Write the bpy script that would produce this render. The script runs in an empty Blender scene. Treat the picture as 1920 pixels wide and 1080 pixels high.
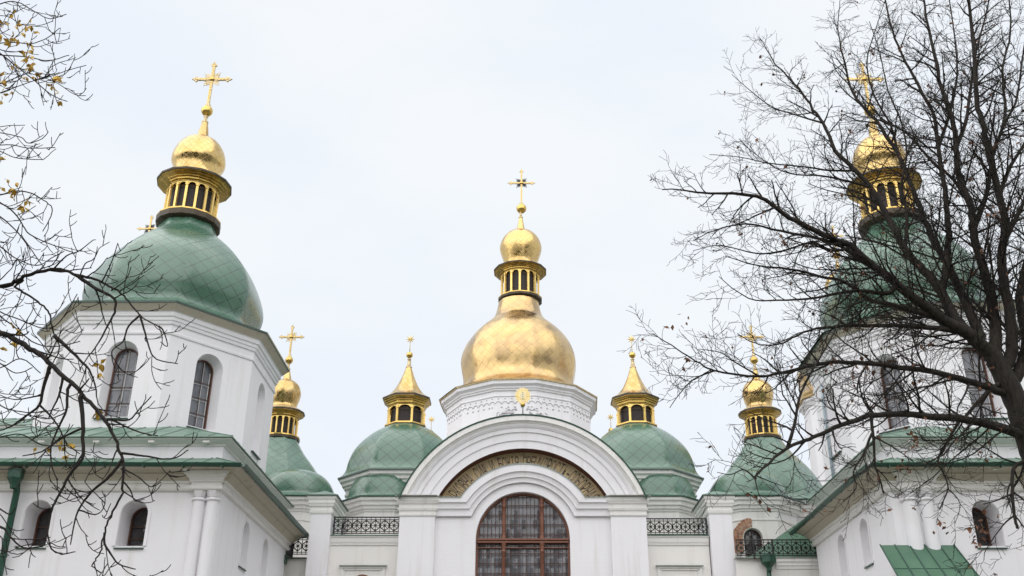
import bpy, math, random
from mathutils import Vector, Matrix
from math import sin, cos, pi, radians, sqrt, atan2, hypot
random.seed(7)
S = bpy.context.scene
COL = S.collection

# ------------------------------------------------------------------ camera
cam = bpy.data.cameras.new('camera')
camo = bpy.data.objects.new('camera', cam); COL.objects.link(camo)
camo.location = (0, 0, 1.7)
camo.rotation_euler = (radians(90 + 25.5), 0, 0)
cam.sensor_width = 36.0
cam.lens = 1883 / 1920 * 36
cam.shift_x = -18 / 1920
cam.clip_end = 4000
S.camera = camo

# ------------------------------------------------------------------ overcast sky and soft sun
S.view_settings.view_transform = 'Standard'
S.view_settings.look = 'None'
S.view_settings.exposure = 0.2
S.view_settings.gamma = 1.0
SUN_EL, SUN_AZ = radians(48), radians(205)      # behind the photographer, a little to the left
W = bpy.data.worlds.new('World'); S.world = W; W.use_nodes = True
nt = W.node_tree; nt.nodes.clear()
def wn(t): return nt.nodes.new(t)
wo = wn('ShaderNodeOutputWorld'); bg = wn('ShaderNodeBackground'); bg2 = wn('ShaderNodeBackground'); mx = wn('ShaderNodeMixShader')
sky = wn('ShaderNodeTexSky'); sky.sky_type = 'NISHITA'; sky.sun_disc = False
sky.sun_elevation = SUN_EL; sky.sun_rotation = SUN_AZ
bg.inputs['Strength'].default_value = 0.12
nt.links.new(sky.outputs[0], bg.inputs['Color'])
tc = wn('ShaderNodeTexCoord'); no = wn('ShaderNodeTexNoise'); no.inputs['Scale'].default_value = 2.6; no.inputs['Detail'].default_value = 5
no.inputs['Roughness'].default_value = 0.5
mp = wn('ShaderNodeMapping'); mp.inputs['Scale'].default_value = (1, 1, 2.2); mp.inputs['Rotation'].default_value = (0.3, 0.2, 0.9)
cr = wn('ShaderNodeValToRGB')
cr.color_ramp.elements[0].position = 0.36; cr.color_ramp.elements[0].color = (0.86, 0.912, 0.99, 1)
cr.color_ramp.elements[1].position = 0.62; cr.color_ramp.elements[1].color = (0.935, 0.97, 1.0, 1)
nt.links.new(tc.outputs['Generated'], mp.inputs[0]); nt.links.new(mp.outputs[0], no.inputs['Vector'])
nt.links.new(no.outputs['Fac'], cr.inputs[0]); nt.links.new(cr.outputs[0], bg2.inputs['Color'])
bg2.inputs['Strength'].default_value = 0.875
mx.inputs[0].default_value = 0.96
nt.links.new(bg.outputs[0], mx.inputs[1]); nt.links.new(bg2.outputs[0], mx.inputs[2]); nt.links.new(mx.outputs[0], wo.inputs[0])
sun = bpy.data.lights.new('sun', 'SUN'); sun.energy = 2.9; sun.angle = radians(130); sun.color = (1.0, 0.97, 0.95)
suno = bpy.data.objects.new('sun', sun); COL.objects.link(suno)
sd = Vector((sin(SUN_AZ) * cos(SUN_EL), cos(SUN_AZ) * cos(SUN_EL), sin(SUN_EL)))
suno.rotation_euler = sd.to_track_quat('Z', 'Y').to_euler()

# ------------------------------------------------------------------ materials
class N:
    def __init__(s, name):
        s.m = bpy.data.materials.new(name); s.m.use_nodes = True; s.t = s.m.node_tree; s.t.nodes.clear()
        s.out = s.n('ShaderNodeOutputMaterial'); s.b = s.n('ShaderNodeBsdfPrincipled'); s.l(s.b.outputs[0], s.out.inputs[0])
    def n(s, t, **k):
        q = s.t.nodes.new(t)
        for a, v in k.items(): setattr(q, a, v)
        return q
    def l(s, a, b): s.t.links.new(a, b)
    def v(s, name, x): s.b.inputs[name].default_value = x
    def math(s, op, a, b=None, c=None):
        q = s.n('ShaderNodeMath', operation=op)
        for i, x in enumerate((a, b, c)):
            if x is None: continue
            if isinstance(x, (int, float)): q.inputs[i].default_value = x
            else: s.l(x, q.inputs[i])
        return q.outputs[0]
    def noise(s, vec, scale, detail=4, rough=0.55):
        q = s.n('ShaderNodeTexNoise'); q.inputs['Scale'].default_value = scale; q.inputs['Detail'].default_value = detail
        q.inputs['Roughness'].default_value = rough
        if vec is not None: s.l(vec, q.inputs['Vector'])
        return q.outputs['Fac']
    def ramp(s, fac, stops):
        q = s.n('ShaderNodeValToRGB'); e = q.color_ramp.elements
        while len(e) < len(stops): e.new(0.5)
        for i, (p, c) in enumerate(stops):
            e[i].position = p; e[i].color = (*c, 1) if len(c) == 3 else c
        s.l(fac, q.inputs[0]); return q.outputs[0]
    def mix(s, fac, a, b, mode='MIX'):
        q = s.n('ShaderNodeMix', data_type='RGBA', blend_type=mode)
        for i, x in ((0, fac), (6, a), (7, b)):
            if isinstance(x, (int, float)): q.inputs[i].default_value = x
            elif isinstance(x, tuple): q.inputs[i].default_value = (*x, 1)
            else: s.l(x, q.inputs[i])
        return q.outputs[2]
    def scaled(s, vec, sc):
        q = s.n('ShaderNodeMapping'); q.inputs['Scale'].default_value = sc; s.l(vec, q.inputs[0]); return q.outputs[0]
    def bump(s, h, strength, dist=0.02, normal=None):
        q = s.n('ShaderNodeBump'); q.inputs['Strength'].default_value = strength; q.inputs['Distance'].default_value = dist
        s.l(h, q.inputs['Height'])
        if normal is not None: s.l(normal, q.inputs['Normal'])
        return q.outputs[0]

def mat_plaster(name, base, dirt=(0.60, 0.57, 0.51), amount=0.5):
    m = N(name); g = m.n('ShaderNodeNewGeometry'); P = g.outputs['Position']
    big = m.noise(P, 0.35, 5); fine = m.noise(P, 9, 6)
    streak = m.noise(m.scaled(P, (2.2, 2.2, 0.16)), 1.3, 5, 0.6)
    c = m.mix(m.ramp(big, [(0.40, (0, 0, 0)), (0.68, (0.35, 0.35, 0.35))]), base, tuple(x * 0.93 for x in base))
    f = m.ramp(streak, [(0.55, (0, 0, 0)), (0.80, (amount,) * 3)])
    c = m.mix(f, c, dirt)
    patch = m.ramp(m.noise(m.scaled(P, (0.8, 0.8, 0.5)), 1.1, 6, 0.65), [(0.62, (0, 0, 0)), (0.66, (0.10, 0.10, 0.10)), (0.8, (0.16, 0.16, 0.16))])
    c = m.mix(patch, c, (0.72, 0.66, 0.60))
    m.l(c, m.b.inputs['Base Color']); m.v('Roughness', 0.85); m.v('Specular IOR Level', 0.25)
    # faint whitewashed brick courses
    sep = m.n('ShaderNodeSeparateXYZ'); m.l(P, sep.inputs[0])
    cmb = m.n('ShaderNodeCombineXYZ'); m.l(m.math('ADD', sep.outputs[0], sep.outputs[1]), cmb.inputs[0]); m.l(sep.outputs[2], cmb.inputs[1])
    br = m.n('ShaderNodeTexBrick'); br.inputs['Scale'].default_value = 1.0; br.inputs['Brick Width'].default_value = 0.36
    br.inputs['Row Height'].default_value = 0.10; br.inputs['Mortar Size'].default_value = 0.012; br.inputs['Mortar Smooth'].default_value = 1.0
    br.inputs['Color1'].default_value = (1, 1, 1, 1); br.inputs['Color2'].default_value = (0.7, 0.7, 0.7, 1); br.inputs['Mortar'].default_value = (0.2, 0.2, 0.2, 1)
    m.l(cmb.outputs[0], br.inputs['Vector'])
    wav = m.noise(P, 1.6, 4)
    n1 = m.bump(br.outputs['Color'], 0.16, 0.012)
    n2 = m.bump(fine, 0.12, 0.01, n1)
    n3 = m.bump(wav, 0.25, 0.06, n2)
    m.l(n3, m.b.inputs['Normal']); return m.m

def diamond(m, su, sv, width):
    """seam mask and per-sheet random value for a lattice of diamond sheets laid in metres along UV"""
    uv = m.n('ShaderNodeUVMap').outputs[0]
    sp = m.n('ShaderNodeSeparateXYZ'); m.l(uv, sp.inputs[0])
    wob = m.math('MULTIPLY', m.math('SUBTRACT', m.noise(uv, 1.4, 2), 0.5), 0.10)
    a = m.math('ADD', m.math('DIVIDE', sp.outputs[0], su), m.math('ADD', m.math('DIVIDE', sp.outputs[1], sv), wob))
    b = m.math('SUBTRACT', m.math('DIVIDE', sp.outputs[0], su), m.math('SUBTRACT', m.math('DIVIDE', sp.outputs[1], sv), wob))
    def edge(x):
        f = m.math('FRACT', x); return m.math('MINIMUM', f, m.math('SUBTRACT', 1.0, f))
    d = m.math('MINIMUM', edge(a), edge(b))
    mr = m.n('ShaderNodeMapRange', interpolation_type='SMOOTHSTEP'); mr.inputs[1].default_value = width * 0.35; mr.inputs[2].default_value = width
    mr.inputs[3].default_value = 1; mr.inputs[4].default_value = 0; m.l(d, mr.inputs[0])
    c = m.n('ShaderNodeCombineXYZ'); m.l(m.math('FLOOR', a), c.inputs[0]); m.l(m.math('FLOOR', b), c.inputs[1])
    geo = m.n('ShaderNodeNewGeometry')
    w = m.n('ShaderNodeTexWhiteNoise', noise_dimensions='3D'); m.l(c.outputs[0], w.inputs['Vector'])
    return mr.outputs[0], w.outputs['Value'], w.outputs['Color'], uv

def mat_green_sheet(name, su=0.70, base=(0.050, 0.130, 0.080), lite=(0.078, 0.172, 0.113)):
    m = N(name); seam, rnd, rc, uv = diamond(m, su, su * 0.92, 0.052)
    P = m.n('ShaderNodeNewGeometry').outputs['Position']
    blot = m.noise(P, 0.9, 5); fine = m.noise(P, 14, 5)
    c = m.mix(m.ramp(blot, [(0.35, (0, 0, 0)), (0.7, (1, 1, 1))]), base, lite)
    c = m.mix(m.math('MULTIPLY', rnd, 0.22), c, (0.060, 0.135, 0.085))
    c = m.mix(m.ramp(m.noise(m.scaled(P, (3, 3, 0.4)), 1.2, 5), [(0.58, (0, 0, 0)), (0.85, (0.4, 0.4, 0.4))]), c, (0.16, 0.235, 0.19))
    c = m.mix(m.math('MULTIPLY', seam, 0.85), c, (0.018, 0.046, 0.032))
    m.l(c, m.b.inputs['Base Color'])
    m.l(m.math('ADD', m.math('MULTIPLY', fine, 0.16), m.math('ADD', 0.16, m.math('MULTIPLY', rnd, 0.08))), m.b.inputs['Roughness'])
    m.v('Specular IOR Level', 0.75); m.v('Coat Weight', 0.30); m.v('Coat Roughness', 0.18)
    tilt = m.noise(uv, 1.5, 2)
    n1 = m.bump(m.math('SUBTRACT', 1.0, seam), 0.25, 0.02); n2 = m.bump(m.noise(P, 3.2, 4), 0.18, 0.05, n1)
    m.l(n2, m.b.inputs['Normal']); return m.m

def mat_gold_sheet(name, su=0.42, base=(0.80, 0.54, 0.22), patch=(0.66, 0.42, 0.20), rough=0.24, seamw=0.03, seamc=0.32):
    m = N(name); seam, rnd, rc, uv = diamond(m, su, su, seamw)
    P = m.n('ShaderNodeNewGeometry').outputs['Position']
    blot = m.noise(P, 0.8, 5)
    c = m.mix(m.ramp(blot, [(0.42, (0, 0, 0)), (0.64, (0.95, 0.95, 0.95))]), base, patch)
    c = m.mix(m.math('MULTIPLY', rnd, 0.45), c, (0.76, 0.56, 0.29))
    c = m.mix(m.math('MULTIPLY', seam, seamc), c, (0.20, 0.11, 0.04))
    m.l(c, m.b.inputs['Base Color']); m.v('Metallic', 1.0)
    m.l(m.math('ADD', rough, m.math('MULTIPLY', rnd, 0.16)), m.b.inputs['Roughness'])
    # every sheet is hammered at its own slight angle
    g = m.n('ShaderNodeNewGeometry')
    vs = m.n('ShaderNodeVectorMath', operation='SUBTRACT'); m.l(rc, vs.inputs[0]); vs.inputs[1].default_value = (0.5, 0.5, 0.5)
    vm = m.n('ShaderNodeVectorMath', operation='SCALE'); m.l(vs.outputs[0], vm.inputs[0]); vm.inputs['Scale'].default_value = 0.05
    va = m.n('ShaderNodeVectorMath', operation='ADD'); m.l(g.outputs['Normal'], va.inputs[0]); m.l(vm.outputs[0], va.inputs[1])
    vn = m.n('ShaderNodeVectorMath', operation='NORMALIZE'); m.l(va.outputs[0], vn.inputs[0])
    n1 = m.bump(m.noise(P, 6, 4), 0.14, 0.03, vn.outputs[0]); n2 = m.bump(m.math('SUBTRACT', 1.0, seam), 0.3, 0.01, n1)
    m.l(n2, m.b.inputs['Normal']); return m.m

def mat_simple(name, base, rough=0.5, metal=0.0, var=0.15, scale=4.0, bump=0.1, spec=0.5):
    m = N(name); P = m.n('ShaderNodeNewGeometry').outputs['Position']
    f = m.noise(P, scale, 5)
    c = m.mix(m.ramp(f, [(0.3, (0, 0, 0)), (0.7, (1, 1, 1))]), tuple(x * (1 - var) for x in base), tuple(min(1, x * (1 + var)) for x in base))
    m.l(c, m.b.inputs['Base Color']); m.v('Metallic', metal); m.v('Specular IOR Level', spec)
    m.l(m.math('ADD', rough - 0.06, m.math('MULTIPLY', f, 0.12)), m.b.inputs['Roughness'])
    if bump: m.l(m.bump(m.noise(P, scale * 5, 4), bump, 0.01), m.b.inputs['Normal'])
    return m.m

def mat_roof(name, base, worn):
    m = N(name); P = m.n('ShaderNodeNewGeometry').outputs['Position']
    f = m.noise(P, 1.2, 6); g = m.noise(P, 22, 4, 0.7)
    c = m.mix(m.ramp(f, [(0.35, (0, 0, 0)), (0.65, (1, 1, 1))]), base, worn)
    c = m.mix(m.ramp(g, [(0.55, (0, 0, 0)), (0.72, (0.5, 0.5, 0.5))]), c, tuple(x * 0.72 for x in base))
    m.l(c, m.b.inputs['Base Color']); m.v('Roughness', 0.42); m.l(m.bump(m.noise(P, 3, 4), 0.2, 0.03), m.b.inputs['Normal']); return m.m

def mat_glass(name, tint):
    m = N(name); P = m.n('ShaderNodeNewGeometry').outputs['Position']
    f = m.noise(m.scaled(P, (1.2, 1.2, 0.7)), 1.3, 5, 0.65)
    c = m.mix(m.ramp(f, [(0.35, (0, 0, 0)), (0.68, (1, 1, 1))]), tuple(x * 0.45 for x in tint), tint)
    m.l(c, m.b.inputs['Base Color']); m.v('Roughness', 0.06); m.v('Specular IOR Level', 0.6)
    cell = m.n('ShaderNodeVectorMath', operation='FLOOR'); m.l(m.scaled(P, (6.4, 6.4, 2.63)), cell.inputs[0])
    wn_ = m.n('ShaderNodeTexWhiteNoise', noise_dimensions='3D'); m.l(cell.outputs[0], wn_.inputs['Vector'])
    sb = m.n('ShaderNodeVectorMath', operation='SUBTRACT'); m.l(wn_.outputs['Color'], sb.inputs[0]); sb.inputs[1].default_value = (.5, .5, .5)
    sc = m.n('ShaderNodeVectorMath', operation='SCALE'); m.l(sb.outputs[0], sc.inputs[0]); sc.inputs['Scale'].default_value = .10
    ad = m.n('ShaderNodeVectorMath', operation='ADD'); m.l(m.n('ShaderNodeNewGeometry').outputs['Normal'], ad.inputs[0]); m.l(sc.outputs[0], ad.inputs[1])
    nm = m.n('ShaderNodeVectorMath', operation='NORMALIZE'); m.l(ad.outputs[0], nm.inputs[0])
    m.l(m.bump(m.noise(P, 2.2, 3), 0.25, 0.02, nm.outputs[0]), m.b.inputs['Normal']); return m.m

def mat_brick(name):
    m = N(name); P = m.n('ShaderNodeNewGeometry').outputs['Position']
    f = m.noise(P, 9, 3); g = m.noise(P, 30, 3)
    c = m.ramp(f, [(0.30, (0.22, 0.09, 0.05)), (0.5, (0.40, 0.19, 0.11)), (0.70, (0.50, 0.33, 0.22))])
    m.l(c, m.b.inputs['Base Color']); m.v('Roughness', 0.9); m.l(m.bump(g, 0.5, 0.01), m.b.inputs['Normal']); return m.m

def mat_fresco(name):
    m = N(name); P = m.n('ShaderNodeNewGeometry').outputs['Position']
    f = m.noise(m.scaled(P, (1.0, 1.0, 0.55)), 3.4, 6, 0.7); g = m.noise(P, 16, 6, 0.7)
    c = m.ramp(f, [(0.30, (0.36, 0.27, 0.17)), (0.45, (0.58, 0.46, 0.29)), (0.60, (0.66, 0.49, 0.26)), (0.72, (0.54, 0.50, 0.41))])
    c = m.mix(m.ramp(g, [(0.5, (0, 0, 0)), (0.7, (0.6, 0.6, 0.6))]), c, (0.16, 0.12, 0.085))
    m.l(c, m.b.inputs['Base Color']); m.v('Roughness', 0.8); m.l(m.bump(g, 0.3, 0.01), m.b.inputs['Normal']); return m.m

M = {}
M['white'] = mat_plaster('white_plaster', (0.81, 0.795, 0.815))
M['cream'] = mat_plaster('cream_plaster', (0.79, 0.765, 0.73), (0.55, 0.5, 0.42), 0.6)
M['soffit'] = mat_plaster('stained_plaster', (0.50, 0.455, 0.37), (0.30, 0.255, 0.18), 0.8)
M['trim'] = mat_plaster('trim_plaster', (0.78, 0.765, 0.74), (0.50, 0.46, 0.40), 0.7)
M['green'] = mat_green_sheet('green_dome_sheet')
M['green_small'] = mat_green_sheet('green_dome_sheet_small', 0.66, (0.056, 0.138, 0.088), (0.085, 0.182, 0.122))
M['roof'] = mat_roof('green_roof_sheet', (0.088, 0.165, 0.118), (0.155, 0.235, 0.182))
M['porch'] = mat_roof('green_porch_sheet', (0.046, 0.122, 0.070), (0.072, 0.160, 0.100))
M['dark_green'] = mat_simple('dark_green_paint', (0.014, 0.060, 0.037), 0.38, 0, 0.25, 5)
M['eave'] = mat_simple('grey_green_flashing', (0.24, 0.27, 0.24), 0.55, 0.0, 0.25, 3)
M['gold_dome'] = mat_gold_sheet('gilded_dome_sheet', 0.60, (0.60, 0.42, 0.185), (0.37, 0.255, 0.14), 0.21)
M['gold_cupola'] = mat_gold_sheet('gilded_cupola_sheet', 0.34, (0.66, 0.46, 0.17), (0.46, 0.31, 0.115), 0.16, 0.045, 0.4)
M['gold'] = mat_simple('gilding', (0.64, 0.43, 0.13), 0.28, 1.0, 0.18, 2.5, 0.12)
M['dark_gold'] = mat_simple('shaded_gilding', (0.44, 0.30, 0.085), 0.34, 1.0, 0.3, 3, 0.15)  # darker gilding paints in the dim reflections under the lantern caps
M['gold_paint'] = mat_simple('bright_gilding', (0.84, 0.60, 0.20), 0.42, 0.75, 0.12, 2.5, 0.1)
M['old_gold'] = mat_simple('weathered_gilding', (0.56, 0.45, 0.26), 0.45, 0.8, 0.5, 18, 0.5)
M['leaf_gold'] = mat_simple('pale_gold_leaf', (0.86, 0.66, 0.28), 0.4, 0.35, 0.1, 3, 0.1)
M['pale'] = mat_simple('cream_enamel', (0.80, 0.70, 0.46), 0.5, 0.1, 0.1, 6)
M['bronze'] = mat_simple('dark_bronze', (0.055, 0.040, 0.022), 0.45, 0.3, 0.3, 6)
M['shade'] = mat_simple('dark_interior', (0.020, 0.012, 0.010), 0.6, 0, 0.3, 6)  # near-black colour stands for the unlit inside of lanterns and openings
M['wood'] = mat_simple('brown_painted_wood', (0.185, 0.072, 0.042), 0.5, 0, 0.22, 7, 0.2)
M['frame_brown'] = mat_simple('dull_brown_frame', (0.125, 0.055, 0.036), 0.55, 0, 0.25, 7, 0.2)
M['bars'] = mat_simple('rusty_bars', (0.10, 0.045, 0.028), 0.6, 0, 0.3, 8)
M['frame'] = mat_simple('pale_inner_frame', (0.55, 0.55, 0.55), 0.6)
M['glass'] = mat_glass('window_glass', (0.20, 0.207, 0.23))
M['glass_dark'] = mat_glass('dark_window_glass', (0.055, 0.05, 0.05))
M['iron'] = mat_simple('black_iron', (0.018, 0.019, 0.018), 0.5, 0.2, 0.3, 8)
M['brick'] = mat_brick('bare_brick')
M['mortar'] = mat_simple('mortar', (0.46, 0.40, 0.33), 0.9, 0, 0.2, 9, 0.3)
M['fresco'] = mat_fresco('faded_fresco')
M['red_soffit'] = mat_simple('red_brown_plaster', (0.115, 0.035, 0.016), 0.8, 0, 0.35, 5, 0.2)
M['letter'] = mat_simple('dark_lettering', (0.115, 0.082, 0.062), 0.8, 0, 0.5, 5, 0.2)
M['stencil'] = mat_simple('grey_plaster_ornament', (0.40, 0.39, 0.40), 0.85, 0, 0.15, 5, 0.2)
M['pipe_blue'] = mat_simple('pale_blue_pipe', (0.42, 0.50, 0.55), 0.5)
def mat_bark(name, a, b, moss):
    m = N(name); P = m.n('ShaderNodeNewGeometry').outputs['Position']
    f = m.noise(m.scaled(P, (1, 1, 0.25)), 22, 5, 0.65); g = m.noise(P, 1.1, 4)
    c = m.ramp(f, [(0.35, a), (0.68, b)]); c = m.mix(m.ramp(g, [(0.52, (0, 0, 0)), (0.72, (0.5, 0.5, 0.5))]), c, moss)
    m.l(c, m.b.inputs['Base Color']); m.v('Roughness', 0.9); m.l(m.bump(f, 0.7, 0.03), m.b.inputs['Normal']); return m.m
M['bark'] = mat_bark('linden_bark', (0.007, 0.005, 0.004), (0.036, 0.027, 0.019), (0.038, 0.033, 0.015))
M['bark2'] = mat_bark('chestnut_bark', (0.006, 0.004, 0.003), (0.028, 0.020, 0.015), (0.028, 0.023, 0.012))
M['leaf_yellow'] = mat_simple('yellow_leaf', (0.52, 0.32, 0.03), 0.6, 0, 0.45, 6, 0.1)
M['leaf_brown'] = mat_simple('brown_leaf', (0.16, 0.065, 0.03), 0.7, 0, 0.5, 3, 0.1)
def mat_ground():
    m = N('paving_and_turf'); P = m.n('ShaderNodeNewGeometry').outputs['Position']
    f = m.noise(P, 0.12, 5); g = m.noise(P, 5, 6)
    c = m.mix(m.ramp(f, [(0.45, (0, 0, 0)), (0.55, (1, 1, 1))]), (0.10, 0.11, 0.06), (0.31, 0.30, 0.285))
    c = m.mix(m.math('MULTIPLY', g, 0.4), c, (0.07, 0.065, 0.05))
    m.l(c, m.b.inputs['Base Color']); m.v('Roughness', 0.95); m.l(m.bump(g, 0.6, 0.05), m.b.inputs['Normal']); return m.m
M['ground'] = mat_ground()
M['evergreen'] = mat_simple('dark_evergreen', (0.030, 0.040, 0.018), 0.8, 0, 0.5, 1.5, 0)

# ------------------------------------------------------------------ mesh helpers
class MB:
    def __init__(s): s.v = []; s.f = []; s.mi = []; s.sm = []; s.uv = []; s.mats = []
    def mat(s, m):
        if m not in s.mats: s.mats.append(m)
        return s.mats.index(m)
    def add(s, pts, faces, m, sm=False, uvs=None):
        b = len(s.v); s.v.extend(tuple(p) for p in pts); k = s.mat(m)
        for i, f in enumerate(faces):
            s.f.append([b + j for j in f]); s.mi.append(k); s.sm.append(sm)
            s.uv.append([uvs[j] for j in f] if uvs else [(0.0, 0.0)] * len(f))
    def poly(s, pts, m, sm=False): s.add(pts, [range(len(pts))], m, sm)
    def box(s, x0, y0, z0, x1, y1, z1, m):
        p = [(x, y, z) for z in (z0, z1) for y in (y0, y1) for x in (x0, x1)]
        s.add(p, [(0, 2, 3, 1), (4, 5, 7, 6), (0, 1, 5, 4), (2, 6, 7, 3), (0, 4, 6, 2), (1, 3, 7, 5)], m)
    def obox(s, O, ax, ay, az, m):
        """box centred at O with half-axis vectors"""
        O, ax, ay, az = map(Vector, (O, ax, ay, az))
        p = [O + ax * i + ay * j + az * k for k in (-1, 1) for j in (-1, 1) for i in (-1, 1)]
        s.add(p, [(0, 2, 3, 1), (4, 5, 7, 6), (0, 1, 5, 4), (2, 6, 7, 3), (0, 4, 6, 2), (1, 3, 7, 5)], m)
    def lathe(s, prof, n, c, m, rot=0.0, sy=1.0, facets=True, sm=True, capt=False, capb=False):
        """prof: (r,z) or (r,z,sy); faceted: every side its own strip, curved only up the profile"""
        P = [(q[0], q[1], q[2] if len(q) > 2 else sy) for q in prof]
        arc = [0.0]
        for a, b in zip(P, P[1:]): arc.append(arc[-1] + hypot(b[0] - a[0], b[1] - a[1]))
        an = [rot + 2 * pi * k / n for k in range(n)]
        def pt(q, a): return (c[0] + q[0] * cos(a), c[1] + q[0] * q[2] * sin(a), q[1])
        if facets:
            for k in range(n):
                a0, a1 = an[k], an[(k + 1) % n]
                if k == n - 1: a1 = rot + 2 * pi
                v = []; uv = []
                for i, q in enumerate(P):
                    v += [pt(q, a0), pt(q, a1)]; w = q[0] * sin(pi / n); off = 7.3 * k
                    uv += [(off - w, arc[i]), (off + w, arc[i])]
                s.add(v, [(2 * i, 2 * i + 1, 2 * i + 3, 2 * i + 2) for i in range(len(P) - 1)], m, sm, uv)
        else:
            v = []; uv = []
            for i, q in enumerate(P):
                for k in range(n + 1):
                    a = rot + 2 * pi * k / n; v.append(pt(q, a)); uv.append((k * 2 * pi / n * q[0], arc[i]))
            w = n + 1
            s.add(v, [(i * w + k, i * w + k + 1, (i + 1) * w + k + 1, (i + 1) * w + k) for i in range(len(P) - 1) for k in range(n)], m, sm, uv)
        if capt: s.poly([pt(P[-1], a) for a in an], m)
        if capb: s.poly([pt(P[0], a) for a in reversed(an)], m)
    def soft_lathe(s, prof, n, c, m, rot=0.0, round_=(0.0, .40), k=9):
        """beaten-metal dome: n facets whose ribs are softened, rounder towards the top; one smooth skin, UV in metres per facet"""
        P = [(q[0], q[1], q[2] if len(q) > 2 else 1.0) for q in prof]; arc = [0.0]
        for a, b in zip(P, P[1:]): arc.append(arc[-1] + hypot(b[0] - a[0], b[1] - a[1]))
        K = n * k; v = []; b0 = len(s.v); mi = s.mat(m)
        for i, q in enumerate(P):
            t = arc[i] / arc[-1]; bl = round_[0] + (round_[1] - round_[0]) * min(1, t * 1.3)
            for j in range(K):
                th = (j % k) / k * 2 * pi / n - pi / n; r = q[0] * (bl * (1 + cos(pi / n)) / 2 * 1.0 + (1 - bl) * cos(pi / n) / cos(th)) if bl < 1 else q[0]
                a = rot + 2 * pi * j / K; v.append((c[0] + r * cos(a), c[1] + r * q[2] * sin(a), q[1]))
        s.v.extend(v)
        for i in range(len(P) - 1):
            for j in range(K):
                jj = (j + 1) % K; f = j // k; o = 7.3 * f
                s.f.append([b0 + i * K + j, b0 + i * K + jj, b0 + (i + 1) * K + jj, b0 + (i + 1) * K + j]); s.mi.append(mi); s.sm.append(True)
                def u(r, q): return o + r * sin(pi / n) * (2 * q / k - 1)
                x = j % k; s.uv.append([(u(P[i][0], x), arc[i]), (u(P[i][0], x + 1), arc[i]), (u(P[i + 1][0], x + 1), arc[i + 1]), (u(P[i + 1][0], x), arc[i + 1])])
    def cornice(s, corners, prof, m, closed=True, tops=False):
        """moulding (out, z) mitred round a polygon of counter-clockwise (x, y) corners"""
        n = len(corners); C = [Vector(c) for c in corners]; nv = []
        for i in range(n):
            e0 = (C[i] - C[i - 1]) if (closed or i > 0) else (C[1] - C[0])
            e1 = (C[(i + 1) % n] - C[i]) if (closed or i < n - 1) else (C[n - 1] - C[n - 2])
            n0 = Vector((e0.y, -e0.x)).normalized(); n1 = Vector((e1.y, -e1.x)).normalized()
            q = (n0 + n1); nv.append(q / max(0.2, q.dot(n0)) if q.length > 1e-6 else n0)
        for i in range(n if closed else n - 1):
            j = (i + 1) % n
            v = []
            for o, z in prof:
                a = C[i] + nv[i] * o; b = C[j] + nv[j] * o; v += [(a.x, a.y, z), (b.x, b.y, z)]
            s.add(v, [(2 * k, 2 * k + 1, 2 * k + 3, 2 * k + 2) for k in range(len(prof) - 1)], m)
        if tops:
            s.poly([(C[i].x + nv[i].x * prof[-1][0], C[i].y + nv[i].y * prof[-1][0], prof[-1][1]) for i in range(n)], m)
    def tube(s, pts, rad, k, m, sm=True, cap=True):
        pts = [Vector(p) for p in pts]; n = len(pts)
        if not hasattr(rad, '__len__'): rad = [rad] * n
        t = (pts[1] - pts[0]).normalized()
        u = t.cross(Vector((0, 0, 1))) if abs(t.z) < 0.9 else t.cross(Vector((1, 0, 0))); u.normalize()
        v = []
        for i in range(n):
            if i: t = (pts[min(i + 1, n - 1)] - pts[i - 1]).normalized()
            u = u - t * u.dot(t)
            if u.length < 1e-6: u = t.orthogonal()
            u.normalize(); w = t.cross(u)
            for j in range(k):
                a = 2 * pi * j / k; v.append(pts[i] + (u * cos(a) + w * sin(a)) * rad[i])
        f = [(i * k + j, i * k + (j + 1) % k, (i + 1) * k + (j + 1) % k, (i + 1) * k + j) for i in range(n - 1) for j in range(k)]
        if cap: f += [tuple(range(k))[::-1], tuple((n - 1) * k + j for j in range(k))]
        s.add(v, f, m, sm)
    def prism(s, pts, d, m):
        """flat polygon given as 3-D points extruded by vector d"""
        n = len(pts); d = Vector(d); P = [Vector(p) for p in pts]
        s.add(P + [p + d for p in P], [tuple(range(n)), tuple(range(2 * n - 1, n - 1, -1))] + [(i, i + n, (i + 1) % n + n, (i + 1) % n) for i in range(n)], m)
    def build(s, name, parent=None):
        me = bpy.data.meshes.new(name); me.from_pydata([tuple(p) for p in s.v], [], s.f)
        for m in s.mats: me.materials.append(m)
        me.polygons.foreach_set('material_index', s.mi); me.polygons.foreach_set('use_smooth', s.sm)
        ul = me.uv_layers.new(name='UVMap'); flat = [c for f in s.uv for uv in f for c in uv]; ul.data.foreach_set('uv', flat)
        me.update()
        o = bpy.data.objects.new(name, me); COL.objects.link(o)
        if parent is not None: o.parent = parent; o.matrix_parent_inverse = Matrix.Translation(-Vector(world_loc(parent)))
        return o
LOC = {}
def world_loc(o): return LOC.get(o.name, (0, 0, 0))
def thing(name, loc, label, cat, group=None):
    o = bpy.data.objects.new(name, None); COL.objects.link(o); o.location = loc; o.empty_display_size = 0.5
    LOC[o.name] = tuple(loc); o['label'] = label; o['category'] = cat; o['kind'] = 'thing'
    if group: o['group'] = group
    return o
def tag(o, label, cat, group=None, kind=None):
    if label: o['label'] = label
    if cat: o['category'] = cat
    if group: o['group'] = group
    if kind: o['kind'] = kind
    return o
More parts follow.
